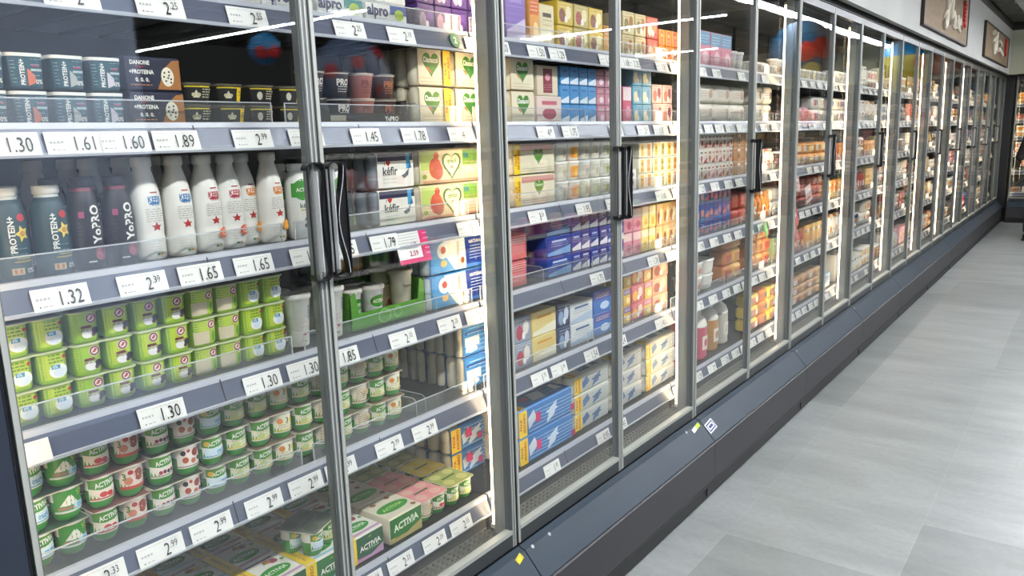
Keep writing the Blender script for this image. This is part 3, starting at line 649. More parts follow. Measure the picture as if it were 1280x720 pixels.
AKb = bottle('drink_bottle', 'bottle', [(.88, 0, KW), (1.0, .005, KW), (1.0, .12, KW), (.95, .14, KW), (.80, .155, KW), (.6, .163, KW)], [('E', 0, .118, .030, .026, '#4a9a3a'), ('R', -.032, .10, .032, .134, '#4a9a3a'), ('T', 'ACTIVIA', 0, .118, .0085, WH, 0, .040, .03), ('T', 'kéfir', .002, .080, .012, '#55624a', 0, .034), ('R', -.012, .068, .016, .0705, '#d3a12e'), ('E', .002, .046, .006, .006, '#6d6f6a'), ('E', .002, .032, .008, .006, '#5a5c58')],
        [(.66, .163, WH), (.70, .164, WH), (.70, .178, WH), (.64, .18, WH)], .181, .0285)

# --- sleeves and boxes
def box_mesh(name, w_, d, h, c, fa=(), ta=(), la=(), r=.004, topc=None):
    b = MB(); e = min(r, .3 * min(w_, d, h)); ol = rrect(d, w_, e, 2)
    ins = [(x * (1 - 2 * e * .5 / d), y * (1 - 2 * e * .5 / w_)) for x, y in ol]
    b.rings([[(x, y, z) for x, y in (ins if k in (0, 3) else ol)] for k, z in enumerate((0, e * .6, h - e * .6, h))], c, True)
    art(b, front(d / 2), fa); art(b, topmap(h), ta); art(b, leftmap(-w_ / 2), la); return b.mesh(name)
def box(name, cat, w_, d, h, c, fa=(), ta=(), la=(), r=.004): return Proto(name, cat, box_mesh(name, w_, d, h, c, fa, ta, la, r), [], w_, d, h)
def mini_bottle(h, r, c=CREAM, capc='#d8cdb0'):
    ol = circ(r, 16); b = MB(); b.body(ol, [(.8, 0, c), (.97, .004, c), (1.0, .014, c), (1.0, h * .42, c), (.90, h * .50, c), (.90, h * .54, c), (1.0, h * .62, c), (1.0, h * .84, c), (.80, h * .95, c), (.74, h * .955, capc), (.74, h, capc)]); return b.mesh('bottle')
def sleeve(name, cat, w_, d, h, c, fa, ta=(), bc=CREAM, cap='#d8cdb0', out=.010, lip=0):
    """carton wrap round two rows of little bottles that show at its open ends"""
    b = MB(); r = .012; o = rrect(d, h, r, 3, 0, h / 2); i = rrect(d - .0016, h - .0016, r - .0008, 3, 0, h / 2); n = len(o); y0, y1 = -w_ / 2 + out, w_ / 2 - out
    vs = [(p[0], y, p[1]) for y in (y0, y1) for ring in (o, i) for p in ring]; fs = []
    for k in range(n):
        j = (k + 1) % n; fs += [(k, 2 * n + k, 2 * n + j, j), (n + k, n + j, 3 * n + j, 3 * n + k), (k, j, n + j, n + k), (2 * n + k, 3 * n + k, 3 * n + j, 2 * n + j)]
    b.add(vs, fs, c, False); art(b, front(d / 2), fa); art(b, topmap(h), ta); sm = b.mesh('carton_sleeve')
    br = d / 4 - .001; bm = mini_bottle(h - .003, br, bc, cap); parts = [('carton_sleeve', sm, (0, 0, 0))]
    for y in (-w_ / 2 + br, w_ / 2 - br):
        for x in (-d / 4, d / 4): parts.append(('bottle', bm, (x, y, .0012)))
    return Proto(name, cat, None, parts, w_, d, h)
def danacol(side, w_=.155, shade=CREAM, heart='#4b8a33', h=.103):
    a = [('R', -w_ / 2 + .012, .004, w_ / 2 - .012, h - .004, shade), ('H', -.014 if side else .0, .062, .035, heart), ('T', 'Danacol', -.014 if side else 0, .071, .0145, WH, 0, .060, .035), ('R', -.035, .063, .012, .0645, '#dfe6c8'), ('P', [(-.012 - .024, .052), (-.012 - .012, .040), (-.010, .033), (-.022, .048)], '#d5763a')]
    a += fine(-w_ / 2 + .016, w_ / 2 - .03, .010, .020, 2, '#b8ab86', .0016, 4)
    if side == 'r': a += [('R', w_ / 2 - .045, .002, w_ / 2 - .014, h - .004, YEL), ('T', 'PACK', w_ / 2 - .036, .050, .0105, '#c0391f', PI / 2, .06, .03), ('T', 'AHORRO', w_ / 2 - .022, .050, .0105, '#c0391f', PI / 2, .075, .03)]
    if side == 'l': a = [('R', -w_ / 2 + .012, .002, -w_ / 2 + .045, h - .004, YEL), ('T', 'PACK', -w_ / 2 + .022, .05, .011, '#a8471f', PI / 2, .06, .03), ('T', 'AHORRO', -w_ / 2 + .036, .05, .011, '#a8471f', PI / 2, .078, .03), ('R', -w_ / 2 + .046, .004, w_ / 2 - .004, h - .004, shade), ('R', -w_ / 2 + .050, h - .026, w_ / 2 - .008, h - .006, '#c98f83'), ('H', .026, .060, .028, '#5b9136'), ('T', 'Danacol', .026, .067, .010, '#e9efc9', 0, .05, .03)] + fine(-w_ / 2 + .05, w_ / 2 - .012, .010, .018, 2, '#a38f6f', .0018, 4)
    return sleeve('bottle_pack', 'drink pack', w_, .10, h, shade, a, [('R', -w_ / 2 + .012, -.045, w_ / 2 - .012, .045, '#d5c9a6')] )
DN = danacol('r'); DN_P = danacol(0, .150); DL = danacol('l', .25)
GH = sleeve('bottle_pack', 'drink pack', .28, .10, .100, '#dccfae', [('R', -.125, .004, .12, .094, '#d9cdaa'), ('R', -.125, .040, -.05, .094, '#b6cc72'), ('R', .055, .050, .12, .094, '#7fa84e'), ('E', -.065, .045, .026, .030, '#c4472f'), ('E', -.055, .035, .022, .024, '#b7382b'), ('E', -.060, .080, .011, .011, '#c4312c'), ('H', .005, .053, .042, '#3f6a24'), ('H', .005, .054, .034, '#e3e6c8'), ('T', 'qnxol', .005, .062, .013, '#5c7f2a', 0, .050, .03), ('T', '0%', .005, .045, .0085, '#b5302c', 0, .02, .03), ('T', '0%', .070, .078, .014, '#2f86b0'), ('R', .06, .030, .115, .045, '#e8c7c0'), ('R', -.12, .004, .12, .010, '#c98d7a'), ('E', -.112, .022, .009, .007, '#8ca03a')] + fine(.06, .112, .018, .058, 5, '#d88b86', .0014, 3), (), CREAM)
KF = sleeve('bottle_pack', 'drink pack', .158, .10, .098, '#e8e4da', [('R', -.067, .004, .067, .092, '#e9e6dc'), ('R', -.067, .074, .067, .094, NAVY), ('R', .040, .052, .055, .094, '#45a7d0'), ('T', 'I', -.042, .068, .009, INKS), ('H', -.029, .069, .0085, '#c4312c'), ('T', 'kéfir', -.022, .048, .022, '#4a4a48', 0, .074), ('P', [(.020, .034), (.034, .040), (.050, .052), (.046, .034), (.030, .026)], '#5d6675'), ('P', [(.046, .052), (.056, .070), (.060, .054)], '#3b6ea0')] + fine(-.05, .0, .016, .036, 3, '#b8b2a4', .0014, 9), (), '#9aa0a8', NAVY)
BLP = sleeve('bottle_pack', 'drink pack', .275, .10, .102, '#2f8fca', [('R', -.125, .004, -.0, .098, '#3d9ad2'), ('P', [(-.07, .098), (.03, .098), (.03, .004), (-.02, .004), (-.06, .05)], '#dfe7ea'), ('E', -.072, .068, .024, .024, '#e8eef0'), ('E', -.070, .070, .011, .011, '#c4312c'), ('E', -.070, .030, .014, .010, '#dcb76a'), ('R', -.010, .045, .000, .088, '#b8b2a0'), ('R', -.010, .008, .018, .040, '#e9dcc0'), ('E', .014, .030, .009, .010, '#8c4a2a'), ('P', [(.024, .098), (.125, .098), (.125, .004), (.036, .004), (.030, .040)], '#1f3f92'), ('T', 'NATURAL', .075, .082, .010, WH, 0, .06, .03), ('R', .030, .004, .125, .014, '#3f78c4')] + fine(.045, .105, .030, .068, 5, '#cfd8ea', .0022, 3) + fine(-.03, .02, .05, .09, 4, '#9fb3c4', .0016, 12), (), '#dbe4ea', '#2f6fb0')
RDP = sleeve('bottle_pack', 'drink pack', .20, .10, .090, '#c9686a', [('R', -.09, .004, .09, .086, '#cf6f70'), ('R', -.060, .015, -.050, .075, '#f0dcd8'), ('R', -.04, .02, .08, .05, '#d98a88')] + fine(-.03, .08, .056, .080, 4, '#f0dcd8', .002, 3), (), '#e3b3aa', '#a83c3c')
LDP = sleeve('bottle_pack', 'drink pack', .20, .079, .105, '#2f78b8', [('R', -.085, .004, .09, .1, '#3a84c0'), ('R', -.08, .03, -.01, .06, '#dbe4ea'), ('R', -.08, .07, .08, .078, '#1f3f92'), ('E', -.05, .02, .03, .01, '#e8eef0')] + fine(-.08, .08, .012, .09, 6, '#a8c8e2', .003, 3), (), '#dcd3bb', '#cfc5aa')
# laid packs with yellow saving bands on the bottom shelf
def banded(w_, d, h, c, c2, txtc, bandl=.0, fruit=False, words='PACK'):
    a = [('R', -w_ / 2 + .012, .004, w_ / 2 - .012, h - .004, c), ('R', -w_ / 2 + .012, .002, -w_ / 2 + .060, h - .004, YEL), ('T', 'PACK', -w_ / 2 + .024, h / 2, .012, '#b5421a', PI / 2, h * .7, .03), ('T', 'AHORRO', -w_ / 2 + .044, h / 2, .012, '#b5421a', PI / 2, h * .85, .03)]
    a += [('P', [(-w_ / 2 + .07, h * .2), (-w_ / 2 + .12, h * .5), (-w_ / 2 + .10, h * .85), (-w_ / 2 + .065, h * .6)], c2), ('P', [(.0, h * .1), (.05, h * .3), (.07, h * .8), (.02, h * .6)], c2), ('R', .0, h * .46, .07, h * .56, txtc)] + fine(-w_ / 2 + .07, w_ / 2 - .02, h * .12, h * .9, 6, txtc, .002, 4)
    if fruit: a += [('R', -w_ / 2 + .075, h * .5, -w_ / 2 + .105, h * .85, MAG), ('R', w_ / 2 - .06, h * .25, w_ / 2 - .035, h * .5, '#b92d6a')]
    t = [('R', -w_ / 2 + .012, -d / 2 + .008, w_ / 2 - .012, d / 2 - .008, c), ('R', -w_ / 2 + .012, -d / 2 + .006, -w_ / 2 + .060, d / 2 - .006, YEL), ('T', 'PACK AHORRO', -w_ / 2 + .036, 0, .012, '#b5421a', PI / 2, d * .8, .03), ('P', [(-.04, -.03), (.03, -.035), (.06, .02), (-.01, .035)], c2), ('P', [(w_ / 2 - .07, -.02), (w_ / 2 - .03, -.03), (w_ / 2 - .03, .03), (w_ / 2 - .06, .02)], c2)] + fine(-.06, w_ / 2 - .03, -.03, .03, 4, txtc, .002, 14)
    if fruit: t += [('R', -w_ / 2 + .075, -.03, -w_ / 2 + .11, -.005, MAG)]
    return sleeve('bottle_pack', 'drink pack', w_, d, h, c, a, t, '#dcd6c6', '#cfc8b4')
BB = banded(.235, .115, .088, '#3f84c2', '#dfe9f0', '#dcebf5', 0, True); BBL = banded(.36, .115, .100, '#3f84c2', '#dfe9f0', '#dcebf5', 0, True); BW = banded(.275, .12, .072, '#cfd0c6', '#5f7fae', '#54688c'); BW2 = banded(.31, .12, .072, '#d3d2c4', '#7c93b0', '#4c628c')
# boxes of large yoghurt packs with yellow straps
def act_box(strap, w_=.268, front_c='#2f7a3a', swirl='#9cc9dc', fruit='#d9c07a'):
    h = .078; d = .128
    a = [('R', -w_ / 2 + .003, .002, w_ / 2 - .003, h - .004, front_c), ('P', [(-w_ / 2 + .003, .002), (w_ / 2 - .003, .002), (w_ / 2 - .003, .030), (0, .012), (-w_ / 2 + .003, .02)], swirl)]
    t = [('R', -w_ / 2 + .003, -d / 2 + .003, w_ / 2 - .003, d / 2 - .003, '#e9e6dc')]
    halves = (-w_ / 4, w_ / 4)
    for cx in halves:
        a += [('T', 'ACTIVIA', cx + .008, .044, .017, WH, .06, .088, .03), ('P', [(cx - .01, .064), (cx + .002, .072), (cx + .004, .064)], '#6fae3a')] + fine(cx - .02, cx + .03, .030, .034, 2, '#cfe0c0', .0012, 3)
        t += [('E', cx + .004, -.008, .056, .024, AGREEN), ('T', 'ACTIVIA', cx + .004, -.008, .016, '#e8f2df', .05, .08, .03), ('E', cx - .022, .038, .014, .012, fruit), ('E', cx + .002, .044, .012, .010, '#b5863a'), ('R', cx - .06, -.055, cx + .055, -.045, swirl), ('R', cx - .058, .052, cx + .02, .057, '#9c5d9a'), ('E', cx + .042, .040, .008, .008, '#6aa32b')]
    if strap: 
        a += [('R', -.018, .001, .018, h - .001, YEL), ('T', 'AHORRO', 0, h / 2, .012, '#b5661a', PI / 2, h * .8)]
        t += [('R', -.018, -d / 2, .018, d / 2, YEL), ('T', 'PACK AHORRO', 0, 0, .010, '#b5841a', PI / 2, d * .85)]
    return box('yogurt_box', 'yoghurt box', w_, d, h, '#dfdccf', a, t, (), .004)

def strap_box(fc, swirl, fruit):
    w_, h, d = .133, .078, .128; hl = w_ / 2; cx = .016
    a = [('R', -hl + .002, .002, hl - .002, h - .004, fc), ('P', [(-hl + .03, .002), (hl - .003, .002), (hl - .003, .026), (.02, .010), (-hl + .03, .016)], swirl), ('R', -hl, .001, -hl + .033, h - .001, YEL), ('T', 'AHORRO', -hl + .017, h / 2, .011, '#b5661a', PI / 2, h * .8), ('T', 'ACTIVIA', cx, .040, .015, WH, .06, .078, .03), ('P', [(cx - .008, .062), (cx + .002, .070), (cx + .004, .062)], '#6fae3a')] + fine(cx - .02, cx + .03, .028, .031, 2, '#cfe0c0', .0012, 3)
    t = [('R', -hl + .002, -d / 2 + .002, hl - .002, d / 2 - .002, '#ebe7dc'), ('E', cx - .006, -.016, .043, .024, AGREEN), ('T', 'ACTIVIA', cx - .006, -.016, .0145, '#e8f2df', .04, .068, .03), ('E', cx + .020, .030, .012, .012, fruit), ('E', cx + .004, .036, .010, .010, '#b5863a'), ('R', -hl + .034, -.058, hl - .004, -.048, swirl), ('R', -hl + .034, .050, hl - .02, .056, '#9c5d9a'), ('T', '3', cx - .006, .034, .012, '#4d6b1e'), ('E', cx + .040, .020, .006, .006, '#6aa32b'), ('R', -hl, -d / 2, -hl + .033, d / 2, YEL), ('T', 'PACK AHORRO', -hl + .017, 0, .009, '#b5841a', PI / 2, d * .85)]
    return box('yogurt_box', 'yoghurt box', w_, d, h, '#dfdccf', a, t, (), .004)
AB1 = strap_box('#2f7a3a', '#9cc9dc', '#d9c07a'); AB2 = strap_box('#24603a', '#c9a0c0', '#a24b5a')
def act_half(front_c='#2f7a2f', swirl='#b4a66a', fruit='#9a6a3a'):
    w_, h, d = .134, .078, .128
    a = [('R', -w_ / 2 + .003, .002, w_ / 2 - .003, h - .004, front_c), ('P', [(-w_ / 2 + .003, .002), (w_ / 2 - .003, .002), (w_ / 2 - .003, .034), (0, .010), (-w_ / 2 + .003, .018)], swirl), ('T', 'ACTIVIA', .0, .046, .021, '#e8f0d8', .08, .100, .03)] + fine(-.03, .03, .036, .040, 2, '#cfe0c0', .0012, 3)
    t = [('R', -w_ / 2 + .003, -d / 2 + .003, w_ / 2 - .003, d / 2 - .003, '#e4dcc6'), ('E', 0, -.010, .058, .026, AGREEN), ('T', 'ACTIVIA', 0, -.010, .015, '#bfe08a', .05, .08, .03), ('E', -.03, .040, .010, .008, fruit), ('E', .03, .044, .009, .008, fruit), ('E', .05, -.046, .009, .008, fruit)]
    return box('yogurt_box', 'yoghurt box', w_, d, h, '#dfd6bf', a, t)
AH = act_half()
DAN = box('dessert_box', 'dessert box', .114, .10, .066, '#191d3c', [('R', -.055, .003, .055, .062, '#191d3c'), ('P', [(.005, .003), (.016, .028), (.024, .046), (.040, .060), (.0555, .062), (.0555, .003)], '#a9712f'), ('E', .028, .028, .0135, .019, '#e6e0cc')] + [('E', .028 + x, .028 + z, .002, .002, INKS) for x, z in ((-.006, .008), (.004, .010), (.001, -.002), (-.004, -.008), (.007, -.004), (-.008, .0), (.003, .003), (.006, -.011))] +
          [('T', 'DANONE', -.028, .054, .008, WH, 0, .040, .03), ('P', [(-.042, .048), (-.028, .044), (-.014, .048), (-.028, .046)], '#b5302c'), ('T', '+PROTEINA', -.026, .036, .008, WH, 0, .050, .03), ('T', '0. 0. 0.', -.026, .021, .0075, WH, 0, .034, .03)] + fine(-.05, -.006, .010, .013, 1, '#c9895a', .0018, 3))
def alpro(n='alpro', c2='#3a5aa0'): return box('soy_drink_pack', 'soy dessert pack', .148, .10, .055, '#e3e2da', [('R', -.072, .003, .072, .052, '#e6e5de'), ('R', .012, .030, .072, .052, c2), ('E', .045, .030, .017, .014, '#b9cf3a'), ('T', 'alpro', -.032, .032, .027, '#34376f', 0, .074, .04)] + fine(-.06, .0, .008, .016, 2, '#9fa6b5', .0014, 3))
AL = alpro(); AL2 = alpro(c2='#2f8f8a')
def tray(w_, d, h, c):
    b = MB(); t = .0025
    b.box(-d / 2, d / 2, -w_ / 2, w_ / 2, 0, t, c); b.prism([(-w_ / 2, 0), (w_ / 2, 0), (w_ / 2, h * .9), (w_ / 2 - .02, h), (w_ / 2 - .03, h * .45), (-w_ / 2 + .03, h * .45), (-w_ / 2 + .02, h), (-w_ / 2, h * .9)], 'x', d / 2 - t, d / 2, c)
    for s in (-1, 1): b.box(-d / 2, d / 2, s * (w_ / 2 - t / 2) - t / 2, s * (w_ / 2 - t / 2) + t / 2, 0, h, c)
    b.box(-d / 2, -d / 2 + t, -w_ / 2, w_ / 2, 0, h, c)
    return b
tb = tray(.285, .18, .105, '#5f9a3c'); art(tb, front(.09), [('O', -.02, .024, .024, .020, .004, '#8cc06a'), ('O', .03, .026, .016, .016, .003, '#8cc06a')]); TRAY_G = Proto('display_tray', 'display tray', tb.mesh('display_tray'), [], .285, .18, .105)
tb = tray(.30, .12, .062, '#231f1e'); art(tb, front(.06), [('T', 'YoPRO', .09, .014, .012, WH, 0, .05, .03), ('R', -.12, .008, -.07, .022, '#a9a290')]); TRAY_B = Proto('display_tray', 'display tray', tb.mesh('display_tray'), [], .30, .12, .062)

# --- generic cartons, tubs, jugs for the farther doors
def carton(w_, d, h, c, c2, c3, kind=0, name=None, cat=None, r=.003):
    if not name: name, cat = (('dessert_carton', 'carton') if h < .085 and w_ < .085 else (('dessert_box', 'box') if h < .10 else ('milk_carton', 'carton')))
    a = [('R', -w_ / 2 + .002, .003, w_ / 2 - .002, h - .003, c)]
    if kind == 0: a += [('P', [(-w_ / 2 + .003, .004), (w_ / 2 - .003, .004), (w_ / 2 - .003, h * .45), (-w_ / 2 + .003, h * .2)], c2), ('R', -w_ * .3, h * .7, w_ * .3, h * .8, c3)] + fine(-w_ * .35, w_ * .35, h * .5, h * .62, 2, c3, .0015, 3)
    if kind == 1: a += [('E', 0, h * .35, w_ * .28, h * .22, c2), ('R', -w_ * .3, h * .68, w_ * .3, h * .82, c3)] + fine(-w_ * .35, w_ * .35, h * .08, h * .12, 1, c3, .0015, 3)
    if kind == 2: a += [('R', -w_ * .22, h * .1, w_ * .22, h * .9, c2), ('E', 0, h * .62, w_ * .12, h * .12, c3)] + fine(-w_ * .2, w_ * .2, h * .2, h * .35, 3, c3, .0015, 3)
    if kind == 3: a += [('E', -w_ * .2, h * .4, w_ * .2, h * .3, c2), ('E', w_ * .2, h * .55, w_ * .18, h * .28, c3), ('E', w_ * .05, h * .25, w_ * .1, h * .15, WH)] + fine(-w_ * .4, w_ * .4, h * .75, h * .88, 2, c3, .002, 8)
    if kind == 4: a += [('R', -w_ / 2 + .002, h * .62, w_ / 2 - .002, h - .003, c2), ('E', w_ * .1, h * .3, w_ * .25, h * .18, c3)] + fine(-w_ * .4, w_ * .3, h * .7, h * .85, 3, WH, .002, 5)
    t = [('R', -w_ / 2 + .003, -d / 2 + .003, w_ / 2 - .003, d / 2 - .003, c), ('R', -w_ * .3, -d * .2, w_ * .3, d * .2, c2)]
    return box(name, cat, w_, d, h, c, a, t, (), r)
def tub(w_, h, c, c2, c3, lidc=WH, name='yogurt_tub', cat='tub', sq_=3.5):
    ol = squircle(w_ / 2, w_ / 2, sq_, 20); b = MB(); b.body(ol, [(.82, 0, c), (.86, .003, c), (.96, h * .84, c)])
    art(b, wrapmap(ol, interp([(.86, .003), (.96, h * .84)])), [('R', -w_ * .42, h * .12, w_ * .42, h * .72, c2), ('E', w_ * .1, h * .38, w_ * .2, h * .2, c3)] + fine(-w_ * .4, w_ * .1, h * .5, h * .66, 2, c3, .0016, 2))
    return Proto(name, cat, b.mesh(name), [('lid', lathe_mesh(ol, [(.97, h * .84, lidc), (1.0, h * .86, lidc), (1.0, h * .97, lidc), (.9, h - .0006, lidc)], 'lid'), (0, 0, 0))], w_, w_, h)
def jug(c, h=.25, r=.052, capc='#d9d6cc', fill=.62):
    ol = squircle(r, r, 2.6, 22); b = MB(); top = '#e6e2d8'; hf = h * fill
    pr = [(.86, 0, c), (.98, .006, c)]
    k = 0; z = .02
    while z < hf: pr += [(1.0, z, c), (.965, z + .007, c), (1.0, z + .014, c)]; z += .022
    pr += [(1.0, hf + .01, top), (.98, h * .72, top), (.80, h * .82, top), (.45, h * .89, top), (.36, h * .91, top), (.36, h * .93, top)]
    b.body(ol, pr)
    art(b, wrapmap(ol, lambda z_: 1.0), [('R', -.03, h * .2, .03, h * .48, '#e9dfd2'), ('E', 0, h * .34, .018, .02, c)] + fine(-.025, .025, h * .24, h * .28, 2, '#9a6a60', .0016, 2), off=.002)
    me = b.mesh('milk_jug'); hb = MB(); hb.tube([(-.3 * r, -r * .55, h * .86), (-.3 * r, -r * 1.0, h * .84), (-.3 * r, -r * 1.14, h * .76), (-.3 * r, -r * 1.05, h * .66), (-.3 * r, -r * .88, h * .62)], .008, top, 8)
    return Proto('milk_jug', 'jug', me, [('handle', hb.mesh('handle'), (0, 0, 0)), ('cap', lathe_mesh(circ(r, 18), [(.40, h * .925, capc), (.42, h * .93, capc), (.42, h * .985, capc), (.38, h, capc)], 'cap'), (0, 0, 0))], r * 2, r * 2, h)
def film_pack(w_, d, h, c, c2, c3):
    b = MB(); r = random.Random(int(w_ * 1e4)); n = 9
    rings = []
    for i in range(n + 1):
        y = -w_ / 2 + w_ * i / n; k = (.72 if i in (0, n) else 1) * (1 - .03 * (i % 2))
        rings.append([(x * k, y, h / 2 + (z - h / 2) * k) for x, z in rrect(d, h, .02, 4, 0, h / 2)])
    b.rings(rings, c, True); art(b, front(d / 2 + .0005), [('R', -w_ * .32, h * .25, w_ * .1, h * .72, c2), ('E', w_ * .25, h * .5, w_ * .1, h * .25, c3)] + fine(-w_ * .3, w_ * .08, h * .35, h * .6, 3, c3, .003, 4), off=.0015)
    return Proto('wrapped_pack', 'wrapped pack', b.mesh('wrapped_pack'), [], w_, d, h)


# ================================================================== LAMPS, COLUMN, BALLOONS (they show as reflections in the doors)
DIFF = mat('#fbfcff', .5, 0, LAMP_ROOM); HOUS = mat('#c9ccc9', .5)
def lamp(x0, x1, y0, y1, z, label):
    t = link('strip_lamp', None, None, ((x0 + x1) / 2, (y0 + y1) / 2, z)); tag(t, label, 'lamp', 'hanging strip lamps')
    a, c = (x1 - x0) / 2, (y1 - y0) / 2
    b = MB(); b.box(-a, a, -c, c, 0, .05, HOUS); link('housing', b.mesh('housing'), t)
    b = MB(); b.box(-a + .004, a - .004, -c + .004, c - .004, -.012, .0, DIFF); link('diffuser', b.mesh('diffuser'), t)
    for s_ in (-.8, .8):
        b = MB(); px, py = (a * s_, 0) if a > c else (0, c * s_); b.tube([(px, py, .05), (px, py, 3.155 - z)], .003, HOUS, 5); link('hanger_wire', b.mesh('hanger_wire'), t)
for i in range(8):
    lamp(.03, .15, -2.2 + i * 2.12, -2.2 + i * 2.12 + 2.05, 2.85, 'white strip lamp hung along the aisle, %s from the camera end' % ORD[i + 1])
for i, (y, xa, xb) in enumerate(((-.8, .8, 3.6), (2.4, .8, 6.8), (5.60, 3.15, 7.9), (8.80, .75, 3.45), (12.08, 2.2, 3.6))):
    lamp(xa, xb, y - .028, y + .028, 2.9, 'narrow strip lamp hung across the aisle, %s of the set' % ORD[i + 1])
# slate advertising column on the far side of the aisle, opposite the first door
t = link('column', None, None, (1.85, 1.60, 0)); tag(t, 'slate blue square column across the aisle, mirrored in the first glass door', 'column')
b = MB(); b.prism(rrect(.5, 1.6, .02, 3), 'z', .12, 3.15, mat('#ccdaf2', .7)); link('shaft', b.mesh('shaft'), t)
b = MB(); b.prism(rrect(.54, 1.64, .02, 3), 'z', 0, .12, mat('#2c3444', .6)); link('plinth', b.mesh('plinth'), t)
def added_gondola(y0, ln, idx):  # added shelving, unseen directly; keeps the bright floor out of the door reflections
    t = link('added_shelving', None, None, (2.55, y0, 0)); tag(t, 'added dark grey shelving across the aisle, %s from the column' % ORD[idx], 'shelving', 'shelving across the aisle')
    b = MB(); b.box(.0, .5, 0, ln, 0, .12, mat('#3b3d42', .5)); link('plinth', b.mesh('plinth'), t)
    b = MB(); b.box(.22, .28, 0, ln, .12, 1.75, mat('#6d6f72', .6)); link('back_panel', b.mesh('back_panel'), t)
    for z in (.45, .80, 1.15, 1.5):
        b = MB(); b.box(.01, .22, .005, ln - .005, z, z + .02, mat('#77797c', .5)); b.box(.0, .012, .005, ln - .005, z - .02, z + .025, WHITE); link('shelf', b.mesh('shelf'), t)
for i in range(7): added_gondola(4.2 + i * 1.36, 1.35, i + 1)
def uv_ball(r, n=28, m=16):
    return [(r * math.sin(PI * (k / m)), -r * math.cos(PI * k / m)) for k in range(m + 1)]
def balloon(x, y, z, r, cols, label, patches=()):
    b = MB(); ol = circ(1, 28); prof = []
    pr = uv_ball(r); m_ = len(pr)
    for k, (a, zz) in enumerate(pr):
        prof.append((max(a, .002), zz, cols[min(len(cols) - 1, int(len(cols) * max(0, k - 1) / (m_ - 1)))]))
    b.body(ol, prof)
    for (az, el, rr, c) in patches:
        cx = Vector((math.cos(el) * math.cos(az), math.cos(el) * math.sin(az), math.sin(el))); u = cx.cross(Vector((0, 0, 1))).normalized(); v = u.cross(cx)
        pts = [cx] + [(cx + (u * math.cos(2 * PI * i / 16) + v * math.sin(2 * PI * i / 16)) * rr * f) for f in (.5, 1) for i in range(16)]
        b.add([tuple(p.normalized() * r * 1.006) for p in pts], [(0, 1 + i, 1 + (i + 1) % 16) for i in range(16)] + [(1 + i, 17 + i, 17 + (i + 1) % 16, 1 + (i + 1) % 16) for i in range(16)], c, True)
    o = link('balloon', b.mesh('balloon'), None, (x, y, z)); tag(o, label, 'balloon', 'hanging promotional balloons')
    s_ = MB(); s_.tube([(0, 0, r * .99), (0, 0, 3.15 - z)], .003, WHITE, 5); link('string', s_.mesh('string'), o)
balloon(1.0, 2.80, 2.14, .085, ['#2f7fb0'], 'small blue balloon with red patches across the aisle', [(PI, -.3, .45, '#c0392f'), (PI + .9, -.35, .45, '#c0392f'), (PI - .9, -.3, .5, '#c0392f')])
balloon(1.1, 3.50, 2.02, .25, ['#5c6a80'], 'large slate grey balloon with red dots across the aisle', [(PI + .5, .3, .16, '#a5303a'), (PI - .3, .6, .2, '#a5303a'), (PI - .1, -.35, .14, '#8c3038'), (PI + 1.2, .1, .18, '#a5303a')])
balloon(-.02, 9.1, 2.42, .36, ['#8c8a4a', '#245f80', '#205878', '#205878'], 'large blue and yellow balloon with red bow patches over the aisle', [(PI + .2, .1, .3, '#c8402f'), (-PI / 2 - .9, .1, .34, '#c8402f'), (-PI / 2 - .4, .0, .3, '#c8402f'), (-PI / 2 - .6, -.6, .3, '#e0cf6a')])
balloon(-.22, 13.6, 2.50, .40, ['#d8c84a', '#d8c84a', '#d9d06a', '#2f96cc', '#2f8fc8'], 'large blue and yellow balloon near the end of the aisle', [(PI + .2, .1, .3, '#d98a3a'), (-PI / 2 - .7, .1, .3, '#d98a3a')])
balloon(.45, 11.0, 1.75, .12, ['#c0392f'], 'small red balloon hanging low across the aisle')

